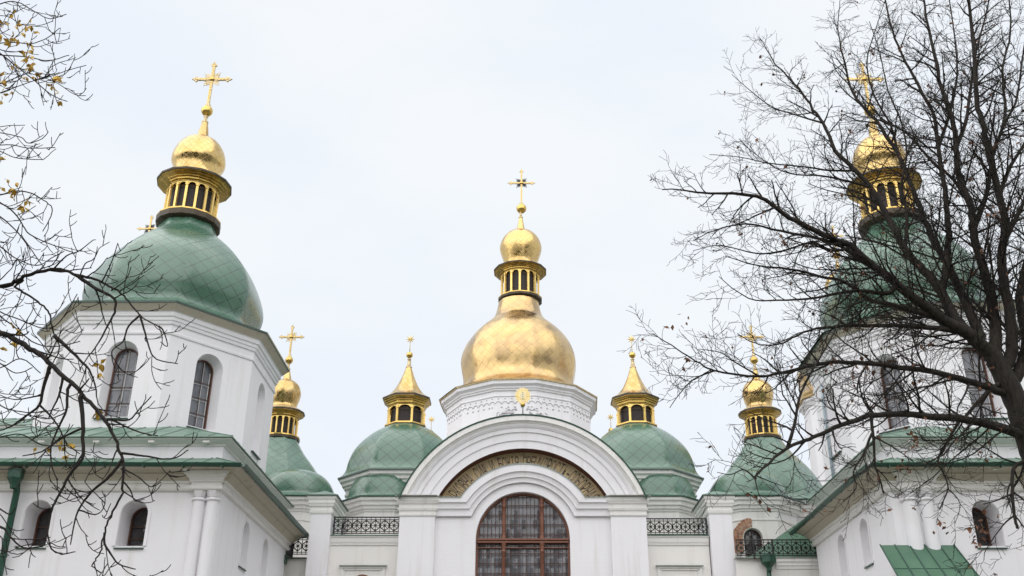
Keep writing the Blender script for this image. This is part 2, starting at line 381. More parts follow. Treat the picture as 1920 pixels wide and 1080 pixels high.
def spline(pts, k=4):
    """Catmull-Rom through the profile points"""
    out = []
    n = len(pts); dim = len(pts[0])
    for i in range(n - 1):
        p0, p1, p2, p3 = pts[max(0, i - 1)], pts[i], pts[i + 1], pts[min(n - 1, i + 2)]
        for j in range(k):
            t = j / k
            out.append(tuple(0.5 * (2 * p1[d] + (p2[d] - p0[d]) * t + (2 * p0[d] - 5 * p1[d] + 4 * p2[d] - p3[d]) * t * t + (3 * p1[d] - p0[d] - 3 * p2[d] + p3[d]) * t ** 3) for d in range(dim)))
    out.append(tuple(pts[-1])); return out

class Face:
    """a vertical wall plane: s along it, z up, d inwards"""
    def __init__(s, a, b):
        s.a = Vector(a); e = Vector(b) - s.a; s.w = e.length; s.x = e / s.w; s.n = Vector((s.x.y, -s.x.x))
    def p(s, t, z, d=0.0):
        q = s.a + s.x * t - s.n * d; return (q.x, q.y, z)
def arch_outline(c, hw, zb, zs, rise=None, k=14):
    rise = hw if rise is None else rise
    return [(c - hw, zb)] + [(c - hw * cos(pi * i / k), zs + rise * sin(pi * i / k)) for i in range(k + 1)] + [(c + hw, zb)]
def wall_panel(mb, F, z0, z1, ops, m, m_rev=None, s0=0.0, s1=None):
    """wall plane with true arched openings; op = dict(c,hw,zb,zs,rise,depth,taper,blind)"""
    m_rev = m_rev or m; cur = s0; s1 = F.w if s1 is None else s1
    for op in sorted(ops, key=lambda o: o['c']):
        c, hw = op['c'], op['hw']
        if c - hw > cur: mb.poly([F.p(cur, z0), F.p(c - hw, z0), F.p(c - hw, z1), F.p(cur, z1)], m)
        if op['zb'] > z0: mb.poly([F.p(c - hw, z0), F.p(c + hw, z0), F.p(c + hw, op['zb']), F.p(c - hw, op['zb'])], m)
        out = arch_outline(c, hw, op['zb'], op['zs'], op.get('rise'))
        for (a, za), (b, zb2) in zip(out[1:-1], out[2:-1]):
            mb.poly([F.p(a, za), F.p(b, zb2), F.p(b, z1), F.p(a, z1)], m)
        tp = op.get('taper', 0.0); dep = op['depth']; k = (hw - tp) / hw
        inn = arch_outline(c, hw - tp, op['zb'], op['zs'], (op.get('rise') or hw) * k)
        n = len(out)
        v = [F.p(t, z) for t, z in out] + [F.p(t, z, dep) for t, z in inn]
        mb.add(v, [(i, i + 1, i + 1 + n, i + n) for i in range(n - 1)], m_rev, False)
        mb.poly([v[0], v[n], v[2 * n - 1], v[n - 1]], m_rev)
        if op.get('blind'): mb.poly(v[n:], m)
        cur = c + hw
    if s1 > cur: mb.poly([F.p(cur, z0), F.p(s1, z0), F.p(s1, z1), F.p(cur, z1)], m)
def arch_trim(mb, F, c, hw, zb, zs, w, out, m, k=18):
    """raised band round an arch"""
    i_ = arch_outline(c, hw, zb, zs, None, k); o_ = arch_outline(c, hw + w, zb, zs, None, k); n = len(i_)
    v = [F.p(t, z, -out) for t, z in i_] + [F.p(t, z, -out) for t, z in o_] + [F.p(t, z, 0) for t, z in o_] + [F.p(t, z, 0.0) for t, z in i_]
    f = [(i, i + 1, i + 1 + n, i + n) for i in range(n - 1)] + [(i + n, i + n + 1, i + 2 * n + 1, i + 2 * n) for i in range(n - 1)] + [(i, i + 1, i + 3 * n + 1, i + 3 * n) for i in range(n - 1)]
    mb.add(v, f, m)
def sill(parent, F, c, hw, zb, ext=0.12, out=0.14):
    mb = MB(); mb.prism([F.p(c - hw - ext, zb - 0.02, 0.3), F.p(c + hw + ext, zb - 0.02, 0.3), F.p(c + hw + ext, zb - 0.06, -out), F.p(c - hw - ext, zb - 0.06, -out)], (0, 0, -0.035), M['dark_green'])
    return mb.build('window_sill', parent)
def arched_window(parent, F, c, hw, zb, zs, depth, rows=4, wood=None, inner=True, bars=True, glass=None, cols=2):
    """frame mesh with its panes as sub-part, set back by depth"""
    wood = wood or M['frame_brown']; mb = MB(); t = 0.034; rise = hw
    out = arch_outline(c, hw, zb, zs, rise, 16); inn = arch_outline(c, hw - t, zb + t, zs, rise - t, 16); n = len(out)
    d0, d1 = depth - 0.05, depth + 0.05
    v = [F.p(a, z, d0) for a, z in out] + [F.p(a, z, d0) for a, z in inn] + [F.p(a, z, d1) for a, z in inn]
    f = [(i, i + 1, i + 1 + n, i + n) for i in range(n - 1)] + [(i + n, i + n + 1, i + 2 * n + 1, i + 2 * n) for i in range(n - 1)] + [(0, n, 2 * n - 1, n - 1)]
    mb.add(v, f, wood)
    H = zs - zb
    def bar(a0, z0, a1, z1, w, m, d):
        A = Vector(F.p(a0, z0, d)); B = Vector(F.p(a1, z1, d)); mb.tube([A, B], w, 4, m, False)
    if bars:
        for i in range(1, rows):
            z = zb + (H + 0.35 * hw) * i / rows; bar(c - hw, z, c + hw, z, 0.016, M['bars'], depth - 0.02)
        for i in range(1, cols):
            a = c - hw + 2 * hw * i / cols; zz = zs + sqrt(max(0, hw * hw - (a - c) ** 2)); bar(a, zb, a, zz - 0.02, 0.012, M['bars'], depth - 0.02)
    if inner:
        for i in range(1, rows):
            z = zb + (H + 0.35 * hw) * i / rows - 0.07; bar(c - hw + .05, z, c + hw - .05, z, 0.022, M['frame'], depth + 0.03)
        bar(c + 0.04, zb, c + 0.04, zs + rise - 0.06, 0.022, M['frame'], depth + 0.03)
        bar(c + hw - 0.09, zb, c + hw - 0.09, zs, 0.02, M['frame'], depth + 0.03)
    o = mb.build('window', parent)
    g = MB(); g.poly([F.p(a, z, depth + 0.055) for a, z in out], glass or M['glass']); g.build('pane', o)
    return o

# ------------------------------------------------------------------ shared pieces of the domes
def half_octagon(cx, cy, R, k0=0): return [(cx + R * cos(radians(-90 - 22.5 + 45 * k)), cy + R * sin(radians(-90 - 22.5 + 45 * k))) for k in range(8)]
def lantern(parent, c, n, rot, ring, shaft, cap, rise_mul=1.0):
    """ring=(r,z0,z1) shaft=(r,z0,z1) cap=(r,z)"""
    rr, rz0, rz1 = ring; sr, sz0, sz1 = shaft; cr_, cz = cap
    g = M['gold']; L = MB()
    # floor ring: dark underside, gilt edge
    L.lathe([(sr * 0.98, rz0 - 0.12), (rr * 0.98, rz0), (rr, rz0 + 0.03), (rr, rz1 - 0.06)], n, c, M['bronze'], rot, sm=False)
    L.lathe([(rr + 0.004, rz1 - 0.06), (rr + 0.004, rz1), (sr + 0.10, rz1 + 0.02), (sr + 0.10, sz0), (sr - 0.1, sz0)], n, c, g, rot, sm=False)
    # entablature flaring to a dark-edged cap
    CAP = MB(); RING = L; L = CAP
    h = cz - sz1; q = cr_ - sr
    L.lathe([(sr + 0.02, sz1), (sr + 0.03, sz1 + .12 * h), (sr + .22 * q, sz1 + .2 * h), (sr + .24 * q, sz1 + .42 * h), (sr + .42 * q, sz1 + .5 * h), (sr + .44 * q, sz1 + .62 * h), (sr + .66 * q, sz1 + .7 * h), (sr + .7 * q, sz1 + .84 * h), (sr + .93 * q, sz1 + .92 * h), (sr + .93 * q, cz)], n, c, M['dark_gold'], rot, sm=False)
    L.lathe([(sr + .9 * q, cz - 0.005), (cr_ - .012, cz - 0.005), (cr_, cz), (cr_, cz + 0.09), (cr_ - 0.02, cz + .1)], n, c, M['bronze'], rot, sm=False)
    ring_ = RING; o = L.build('lantern', parent); ring_.build('lantern_floor_ring', o)
    core = MB(); core.lathe([(sr - 0.14, sz0 - 0.02), (sr - 0.14, sz1 + 0.05)], n, c, M['shade'], rot, sm=False); core.build('lantern_dark_core', o)  # dark core painted as the lantern's shaded inside
    arc = MB(); R2 = sr
    pts = [(c[0] + R2 * cos(rot + 2 * pi * k / n), c[1] + R2 * sin(rot + 2 * pi * k / n)) for k in range(n)]
    for k in range(n):
        F = Face(pts[k], pts[(k + 1) % n]); hw = F.w * (0.36 if n > 8 else 0.40)
        wall_panel(arc, F, sz1 - max(.15 * (sz1 - sz0), hw * rise_mul + .03), sz1 + 0.01, [dict(c=F.w / 2, hw=hw, zb=sz1 - max(.15 * (sz1 - sz0), hw * rise_mul + .03), zs=sz1 - max(.15 * (sz1 - sz0), hw * rise_mul + .03) + .005, rise=hw * rise_mul, depth=0.06)], M['gold_paint'])
    arc.build('lantern_arcade', o)
    for k in range(n):
        a = rot + 2 * pi * k / n; w = 2 * sr * sin(pi / n) * (0.12 if n > 8 else 0.075)
        p = Vector((c[0] + sr * cos(a), c[1] + sr * sin(a), 0)); ra = Vector((cos(a), sin(a), 0)); ta = Vector((-sin(a), cos(a), 0))
        P = MB(); P.obox(p + Vector((0, 0, (sz0 + sz1 - .06) / 2)), ra * w * .8, ta * w, Vector((0, 0, (sz1 - .06 - sz0) / 2)), M['gold_paint'])
        P.obox(p + Vector((0, 0, sz1 - max(.15 * (sz1 - sz0), .36 * 2 * sr * sin(pi / n) * rise_mul + .03))), ra * w * 1.2, ta * w * 1.35, Vector((0, 0, 0.018)), M['gold_paint'])
        P.build('lantern_post', o)
    return o
def trefoil(mb, C, dirv, s, m, th):
    """budded end of a cross arm: three lobes round C, the middle one along dirv"""
    d = Vector(dirv); side = Vector((-d.z, 0, d.x))
    for o, r in ((d * 0.95 * s, .62 * s), (side * 0.85 * s, .6 * s), (-side * 0.85 * s, .6 * s), (Vector((0, 0, 0)), .55 * s)):
        q = C + o; pts = [(q.x + r * cos(2 * pi * k / 10), q.y - th / 2, q.z + r * sin(2 * pi * k / 10)) for k in range(10)]
        mb.prism(pts, (0, th, 0), m)
    q = C + d * 1.7 * s; mb.prism([q + side * .3 * s - Vector((0, th / 2, 0)), q + d * .5 * s - Vector((0, th / 2, 0)), q - side * .3 * s - Vector((0, th / 2, 0))], (0, th, 0), m)
def cross(parent, c, zball, rball, zc, half, ztop, ray_m=None, nm='cross'):
    mb = MB(); cx, cy = c; th = 0.09; w = half * 0.068; m = M['old_gold']
    z0 = zball + rball * 0.9; s = half * 0.105
    mb.box(cx - w, cy - th / 2, z0, cx + w, cy + th / 2, ztop - 2.0 * s, m)
    mb.box(cx - half + 2.0 * s, cy - th / 2 + .004, zc - w, cx + half - 2.0 * s, cy + th / 2 - .004, zc + w, m)
    # bright fillet down the middle of every arm, pierced look
    for k in range(int((ztop - z0) / (w * 2.2))):
        z = z0 + 0.08 + k * w * 2.2
        if z < ztop - 2.2 * s: mb.box(cx - w * .55, cy - th / 2 - .012, z, cx + w * .55, cy - th / 2 + .006, z + w * 1.2, M['gold'])
    for k in range(int(half * 2 / (w * 2.2))):
        x = cx - half + 2 * s + k * w * 2.2
        if x < cx + half - 2.4 * s: mb.box(x, cy - th / 2 - .010, zc - w * .5, x + w * 1.2, cy - th / 2 + .008, zc + w * .5, M['gold'])
    trefoil(mb, Vector((cx, cy, ztop - 2.0 * s)), (0, 0, 1), s, m, th * .9)
    trefoil(mb, Vector((cx - half + 2.0 * s, cy, zc)), (-1, 0, 0), s, m, th * .9)
    trefoil(mb, Vector((cx + half - 2.0 * s, cy, zc)), (1, 0, 0), s, m, th * .9)
    mb.lathe([(w * 2.4, z0 - .02), (w * 2.0, z0 + .1), (w * 1.2, z0 + .22)], 8, c, m, 0, capt=True)
    o = mb.build(nm, parent)
    b = MB(); b.lathe([(rball * sin(pi * i / 12), zball - rball * cos(pi * i / 12)) for i in range(13)], 20, c, M['gold'], facets=False); b.build('cross_ball', o)
    r = MB(); rm = ray_m or M['old_gold']
    for q in range(4):
        for t, ln in ((22, .40), (36, .47), (47, .58), (58, .47), (70, .40)):
            a = radians(q * 90 + t); d = Vector((cos(a), 0, sin(a))); sd_ = Vector((-sin(a), 0, cos(a))); C = Vector((cx, cy - .02, zc))
            r.prism([C + d * half * .12 + sd_ * half * .018, C + d * half * ln * .75 + sd_ * half * .024, C + d * half * ln, C + d * half * ln * .75 - sd_ * half * .024, C + d * half * .12 - sd_ * half * .018], (0, .035, 0), rm)
    dome = [(half * .135 * cos(pi / 2 * i / 5), half * .07 * sin(pi / 2 * i / 5)) for i in range(6)]
    v = []; K = 14
    for rr, dd in dome:
        for k in range(K): v.append((cx + rr * cos(2 * pi * k / K), cy - th / 2 - .01 - dd, zc + rr * .9 * sin(2 * pi * k / K)))
    r.add(v, [(i * K + k, i * K + (k + 1) % K, (i + 1) * K + (k + 1) % K, (i + 1) * K + k) for i in range(5) for k in range(K)], M['gold'], True)
    r.build('sunburst', o)
    return o
def eight_star(parent, c, zball, rball, zs, R):
    mb = MB(); cx, cy = c
    mb.tube([(cx, cy, zball), (cx, cy, zs)], 0.022, 6, M['old_gold'])
    pts = []
    for k in range(16):
        a = pi / 2 + 2 * pi * k / 16; r = R if k % 2 == 0 else R * .36
        pts.append((cx + r * cos(a), cy, zs + r * sin(a)))
    f = Vector((cx, cy - .05, zs)); bk = Vector((cx, cy + .05, zs))
    mb.add([Vector(p) for p in pts] + [f, bk], [(i, (i + 1) % 16, 16) for i in range(16)] + [((i + 1) % 16, i, 17) for i in range(16)], M['leaf_gold'])
    o = mb.build('star', parent)
    b = MB(); b.lathe([(rball * sin(pi * i / 10), zball - rball * cos(pi * i / 10)) for i in range(11)], 16, c, M['gold'], facets=False); b.build('star_ball', o)
    return o
# ------------------------------------------------------------------ ground
g = MB(); g.poly([(-700, -700, 0), (700, -700, 0), (700, 700, 0), (-700, 700, 0)], M['ground'])
tag(g.build('ground'), None, None, kind='structure')

# ------------------------------------------------------------------ the two stair towers
def ribs(mb, polys, step, m, r=0.016):
    """standing seams up quads (eave a, eave b, top b, top a)"""
    for a, b, c, d in polys:
        a, b, c, d = map(Vector, (a, b, c, d)); n = max(2, int((b - a).length / step))
        for i in range(1, n):
            t = i / n; p = a.lerp(b, t)
            # seam runs straight up the slope, cut at the hip
            e = (b - a).normalized(); s = (p - a).length; up = d - a; up = up - e * up.dot(e)
            la = (d - a).dot(e); lb = (c - b).dot(-e); L = (b - a).length; k = 1.0
            if la > 0.01 and s < la: k = min(k, s / la)
            if lb > 0.01 and (L - s) < lb: k = min(k, (L - s) / lb)
            q = p + up * k; mb.tube([p + Vector((0, 0, .012)), q + Vector((0, 0, .012))], r, 4, m, False)
def skirt(parent, name, corners, o0, z0, o1, z1, m, step=0.62):
    mb = MB(); mb.cornice(corners, [(o0 - .03, z0 - .035), (o0, z0 - .03), (o0, z0), (o1, z1)], m)
    n = len(corners); C = [Vector(c) for c in corners]; nv = []
    for i in range(n):
        e0 = C[i] - C[i - 1]; e1 = C[(i + 1) % n] - C[i]; n0 = Vector((e0.y, -e0.x)).normalized(); n1 = Vector((e1.y, -e1.x)).normalized(); q = n0 + n1; nv.append(q / q.dot(n0))
    P = lambda i, o, z: (C[i].x + nv[i].x * o, C[i].y + nv[i].y * o, z)
    ribs(mb, [(P(i, o0, z0), P((i + 1) % n, o0, z0), P((i + 1) % n, o1, z1), P(i, o1, z1)) for i in range(n)], step, m)
    for i in range(n): mb.tube([P(i, o0, z0 + .01), P(i, o1, z1 + .01)], 0.022, 5, m, False)
    return mb.build(name, parent)

TOWER_DOME = [(4.76, 16.93, 1.14), (4.35, 17.12, 1.14), (3.66, 17.48, 1.11), (3.36, 17.88, 1.07), (3.43, 18.25, 1.05), (3.57, 18.68, 1.03), (3.61, 19.1, 1.01), (3.48, 19.65, 1), (3.25, 20.18, 1), (2.90, 20.68, 1), (2.50, 21.14, 1), (2.07, 21.56, 1), (1.68, 21.90, 1), (1.40, 22.2, 1), (1.22, 22.55, 1), (1.13, 22.85, 1), (1.10, 23.1, 1)]
def stair_tower(cx, s, XI, yb, wins, niches, cols, label, oct_glass, ocx):
    T = thing('stair_tower', (cx, 38, 0), label, 'tower', 'stair towers flanking the west front')
    x_in, x_out = cx + s * XI, cx - s * 5.4; yf = 30.8
    xa, xb = min(x_in, x_out), max(x_in, x_out)
    blk = [(xa, yf), (xb, yf), (xb, yb), (xa, yb)]
    w = MB(); Ff = Face((xa, yf), (xb, yf))
    fo = [dict(c=(cx + s * X) - xa, hw=.41, zb=7.74, zs=8.71, depth=.92, taper=.03) for X in wins]
    wall_panel(w, Ff, 0, 9.45, fo, M['white'])
    Fi = Face((xb, yf), (xb, yb)) if s > 0 else Face((xa, yb), (xa, yf))
    no = [dict(c=(y - yf) if s > 0 else (yb - y), hw=.40, zb=7.72, zs=8.78, depth=.28, blind=True) for y in niches]
    wall_panel(w, Fi, 0, 9.45, no, M['white'])
    Fo = Face((xa, yb), (xa, yf)) if s > 0 else Face((xb, yf), (xb, yb))
    wall_panel(w, Fo, 0, 9.45, [], M['white']); wall_panel(w, Face((xb, yb), (xa, yb)), 0, 9.45, [], M['white'])
    for o in fo: arch_trim(w, Ff, o['c'], o['hw'] + .015, o['zb'], o['zs'], .09, .035, M['white'])
    for o in no: arch_trim(w, Fi, o['c'], o['hw'] + .012, o['zb'], o['zs'], .07, .03, M['white'])
    w.build('lower_wall', T)
    for o in fo:
        arched_window(T, Ff, o['c'], .38, o['zb'], o['zs'], .84, rows=3, inner=False, glass=M['glass_dark'], cols=1); sill(T, Ff, o['c'], o['hw'], o['zb'], .04, .06)
    for o in no: sill(T, Fi, o['c'], o['hw'], o['zb'], .03, .06)
    c = MB()
    c.cornice(blk, [(0, 9.40), (.10, 9.42), (.145, 9.485), (.10, 9.55), (.095, 9.62), (.15, 9.635), (.17, 9.70)], M['trim'])
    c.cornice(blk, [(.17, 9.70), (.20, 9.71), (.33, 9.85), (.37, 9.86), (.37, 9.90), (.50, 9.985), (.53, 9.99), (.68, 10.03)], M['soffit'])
    c.build('lower_cornice', T)
    # twin half columns with their own block of entablature
    for X, r in cols:
        q = MB(); px = cx + s * X
        q.lathe([(r * 1.06, 0.6), (r, 5.0), (r * .93, 9.10)], 18, (px, yf - .02), M['white'], facets=False)
        q.lathe([(r * .95, 9.08), (r * 1.16, 9.10), (r * 1.18, 9.14), (r * 1.02, 9.17), (r * .98, 9.18)], 18, (px, yf - .02), M['white'], facets=False)
        b0, b1 = r * .80, r * 1.14; y0 = yf - .02
        lo = [(px + b0 * cos(pi / 8 + k * pi / 4), y0 + b0 * sin(pi / 8 + k * pi / 4), 9.18) for k in range(8)]
        hi = [(px + (b1 if abs(cos(pi / 8 + k * pi / 4)) > 0 else b1) * max(-1, min(1, 1.35 * cos(pi / 8 + k * pi / 4))), y0 + b1 * max(-1, min(1, 1.35 * sin(pi / 8 + k * pi / 4))), 9.40) for k in range(8)]
        q.add(lo + hi, [(k, (k + 1) % 8, (k + 1) % 8 + 8, k + 8) for k in range(8)], M['white'])
        q.build('half_column', T)
    xs = [cx + s * X for X, r in cols]; r = cols[0][1]; e0, e1 = min(xs) - r * 1.2, max(xs) + r * 1.2
    q = MB(); bl = [(e0, yf - .22), (e1, yf - .22), (e1, yf), (e0, yf)]
    q.cornice(bl, [(-.02, 9.40), (.05, 9.405), (.075, 9.45), (.07, 9.52), (.01, 9.53), (.01, 9.64), (.05, 9.645), (.07, 9.68), (.06, 9.69), (.10, 9.77), (.16, 9.81), (.165, 9.86), (.22, 9.87), (.26, 9.95)], M['trim'], tops=True)
    q.poly([(e0, yf, 9.402), (e1, yf, 9.402), (e1, yf - .22, 9.402), (e0, yf - .22, 9.402)], M['trim'])
    q.build('capital_block', T)
    skirt(T, 'lower_roof', blk, .70, 10.09, -.5, 10.62, M['roof'])
    gut = MB(); e = .76; yg = yf - e
    xg = x_in + s * e; xo = x_out - s * e
    def half_pipe(a, b, segs=9):
        a, b = Vector(a), Vector(b); t = (b - a).normalized(); sd_ = t.cross(Vector((0, 0, 1)))
        pr = [(cos(pi * k / 8), .35 - 1.2 * sin(pi * k / 8)) for k in range(9)]; v = []
        for i in range(segs + 1):
            p = a.lerp(b, i / segs) + Vector((0, 0, -0.02 * random.random()))
            v += [p + sd_ * (x * .10) + Vector((0, 0, z * .10)) for x, z in pr]
        gut.add(v, [(i * 9 + k, i * 9 + k + 1, (i + 1) * 9 + k + 1, (i + 1) * 9 + k) for i in range(segs) for k in range(8)], M['dark_green'], True)
        n = int((b - a).length / 1.1)
        for i in range(n):
            p = a.lerp(b, (i + .5) / n); gut.box(p.x - .02, p.y - .09, p.z - .11, p.x + .02, p.y + .09, p.z - .06, M['dark_green'])
    half_pipe((xo, yg, 10.10), (xg, yg, 10.06)); half_pipe((xg, yg, 10.06), (xg, yb + .5, 10.03))
    for k in range(5):   # little soffit brackets
        gut.box(xa + 1.0 + k * 2.1, yf - .60, 9.955, xa + 1.12 + k * 2.1, yf - .40, 10.01, M['trim'])
    gut.build('gutter', T)
    # set-back upper stage with its own hipped roof
    ub = [(xa + .25, yf + .42), (xb - .25, yf + .42), (xb - .25, yb - .1), (xa + .25, yb - .1)]
    u = MB()
    for i in range(4): wall_panel(u, Face(ub[i], ub[(i + 1) % 4]), 10.2, 11.02, [], M['white'])
    u.cornice(ub, [(0, 10.96), (.05, 10.98), (.05, 11.03), (.30, 11.13), (.31, 11.16)], M['trim'])
    for k in range(6): u.box(xa + .9 + k * 1.75, yf + .16, 11.03, xa + 1.1 + k * 1.75, yf + .36, 11.10, M['trim'])
    u.build('upper_wall', T)
    skirt(T, 'hipped_roof', ub, .36, 11.20, -2.5, 12.42, M['roof'], .75)
    # octagon
    oc = [(ocx + 4.3 * cos(radians(-112.5 + 45 * k)), 38 + 1.14 * 4.3 * sin(radians(-112.5 + 45 * k))) for k in range(8)]
    o_ = MB(); wf = []
    for k in range(8):
        F = Face(oc[k], oc[(k + 1) % 8]); gl = k in oct_glass
        op = dict(c=F.w / 2 + (.06 if k == 0 else 0), hw=.56, zb=12.70, zs=15.0, depth=.50 if gl else .34, taper=.14 if gl else .03, blind=not gl)
        wall_panel(o_, F, 11.0, 15.85, [op], M['white']); wf.append((F, op, gl))
    o_.build('octagon_wall', T)
    for F, op, gl in wf[:3] + wf[5:]:
        if gl: arched_window(T, F, op['c'], .42, op['zb'] + .03, op['zs'], .46)
        sill(T, F, op['c'], op['hw'] - .06, op['zb'], .1, .10)
    k = MB()
    k.cornice(oc, [(0, 15.80), (.045, 15.82), (.055, 15.90), (.02, 15.93), (.02, 16.18), (.075, 16.20), (.095, 16.31), (.13, 16.33), (.14, 16.45), (.19, 16.47), (.21, 16.62), (.25, 16.64)], M['white'])
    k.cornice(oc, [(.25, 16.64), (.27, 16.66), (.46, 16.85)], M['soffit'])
    k.cornice(oc, [(.44, 16.845), (.50, 16.86), (.51, 16.93), (.44, 16.96)], M['green'])
    k.build('octagon_cornice', T)
    d = MB(); d.soft_lathe(spline(TOWER_DOME, 4), 8, (cx + (ocx - cx) * .4, 38), M['green'], radians(22.5)); d.build('onion_dome', T)
    n = 16; rot = radians(4); c2 = (cx, 38)
    lantern(T, c2, n, rot, (1.35, 22.68, 23.02), (1.07, 23.06, 24.45), (1.60, 24.74))
    q = MB()
    q.lathe([(1.56, 24.82), (1.2, 25.0), (1.0, 25.12)], n, c2, M['old_gold'], rot, sm=False)
    q.soft_lathe(spline([(1.02, 25.1), (.98, 25.3), (1.03, 25.6), (1.16, 25.92), (1.15, 26.25), (1.02, 26.65), (.78, 27.0), (.48, 27.2), (.28, 27.36), (.22, 27.65), (.13, 28.15)], 4), n, c2, M['gold_cupola'], rot, (.6, .9), 4)
    q.lathe([(.12, 28.1), (.15, 28.14), (.15, 28.2), (.08, 28.22), (.075, 28.4), (.11, 28.45), (.11, 28.5), (.05, 28.55)], 10, c2, M['old_gold'], facets=False)
    q.build('cupola', T)
    cross(T, c2, 28.80, .26, 30.58, .92, 31.58)
    return T, xa, xb, yf

TL, *_ = stair_tower(-14.40, 1, 5.1, 40.2, (-.43, 2.52), (34.1, 36.9), ((4.46, .2), (4.89, .2)), 'green onion-domed white tower half behind bare chestnut branches, with a drainpipe on its wall', (0, 1), -14.34)
TR, *_ = stair_tower(15.95, -1, 4.55, 39.4, (1.72, -1.4), (33.6, 36.2), ((4.02, .235), (3.50, .235)), 'green onion-domed white tower screened by the linden, with a green lean-to roof on its wall', (0, 7), 16.24)
p = MB(); p.tube([(12.22, 38.6, 15.7), (12.18, 38.6, 15.2), (12.18, 38.6, 11.6)], .06, 8, M['pipe_blue']); p.build('thin_drainpipe', TR)
def downpipe(parent, pts, r=.085, hop=None):
    p = MB(); p.tube(pts, r, 12, M['dark_green'])
    for a, b in zip(pts, pts[1:]):
        L = (Vector(b) - Vector(a)).length
        for k in range(1, int(L / 1.9) + 1):
            q = Vector(a).lerp(Vector(b), k * 1.9 / L); d = (Vector(b) - Vector(a)).normalized(); p.tube([q - d * .03, q + d * .03], r * 1.15, 12, M['dark_green'])
    if hop:
        x, y, z, w = hop
        p.lathe([(.09, z - .52), (.11, z - .40), (w * .95, z - .22), (w, z - .2), (w, z + .02), (w * 1.08, z + .03), (w * 1.08, z + .07), (w * .9, z + .07)], 6, (x, y), M['dark_green'], radians(30), sm=False)
    return p.build('downpipe', parent)
downpipe(TL, [(-15.50, 30.35, 9.75), (-15.50, 30.52, 9.3), (-15.52, 30.62, 6.0), (-15.52, 30.62, .2)], .10, (-15.50, 30.25, 9.88, .23))
# lean-to porch roof on the tower's front wall (second tower)
p = MB(); A = [(10.85, 30.78, 7.76), (13.08, 30.78, 7.76), (12.95, 27.6, 5.15), (10.55, 27.6, 5.15)]
p.prism(A, (0, 0, -.05), M['porch'])
A = [Vector(a) for a in A]
for i in range(6):
    t = i / 5; p.tube([A[0].lerp(A[1], t) + Vector((0, 0, .015)), A[3].lerp(A[2], t) + Vector((0, 0, .015))], .022, 5, M['dark_green'], False)
for t in (.34, .72): p.tube([A[0].lerp(A[3], t) + Vector((0, 0, .006)), A[1].lerp(A[2], t) + Vector((0, 0, .006))], .010, 4, M['dark_green'], False)
p.build('porch_roof', TR)
p = MB()
for a, b in (((10.85, 27.9), (12.8, 27.9)), ((12.8, 27.9), (12.8, 30.8)), ((10.85, 30.8), (10.85, 27.9))): wall_panel(p, Face(a, b), 0, 5.25, [], M['white'])
p.build('porch_wall', TR)

# ------------------------------------------------------------------ domed side chapels
APSE_CORNICE = [(0, 11.62), (.035, 11.63), (.045, 11.68), (.01, 11.70), (.01, 12.02), (.06, 12.04), (.08, 12.12), (.15, 12.15), (.17, 12.27), (.25, 12.30), (.27, 12.44), (.36, 12.50), (.38, 12.62)]
def apse(T, c, R, hr, hz, win):
    oc = half_octagon(c[0], c[1], R - .36)
    w = MB(); ops = {}
    for k in range(8):
        F = Face(oc[k], oc[(k + 1) % 8]); o = []
        for kk, cc, hw, zb, zs in win:
            if kk == k: o.append(dict(c=cc, hw=hw, zb=zb, zs=zs, depth=.28, taper=.02)); ops[(k, cc)] = (F, o[-1])
        wall_panel(w, F, 0, 11.65, o, M['cream'])
        for q in o: arch_trim(w, F, q['c'], q['hw'] + .01, q['zb'], q['zs'], .16, .05, M['cream'])
    w.build('apse_wall', T)
    for F, q in ops.values(): arched_window(T, F, q['c'], q['hw'] - .02, q['zb'], q['zs'], .24, rows=4, inner=False, glass=M['glass_dark'], wood=M['bars'])
    k = MB(); k.cornice(oc, APSE_CORNICE, M['trim']); k.cornice(oc, [(.36, 12.62), (.43, 12.63), (.43, 12.69), (.36, 12.70)], M['dark_green']); k.build('apse_cornice', T)
    d = MB(); d.soft_lathe(spline([(R + .06, 12.69), (R - .22, 12.80), (hr, 12.98), (hr * .97, 13.25), (hr * .86, 12.9 + (hz - 12.9) * .55), (hr * .66, 12.9 + (hz - 12.9) * .80), (hr * .36, 12.9 + (hz - 12.9) * .955), (.02, hz)], 4), 8, c, M['green_small'], radians(22.5), (.5, .95)); d.build('half_dome', T)
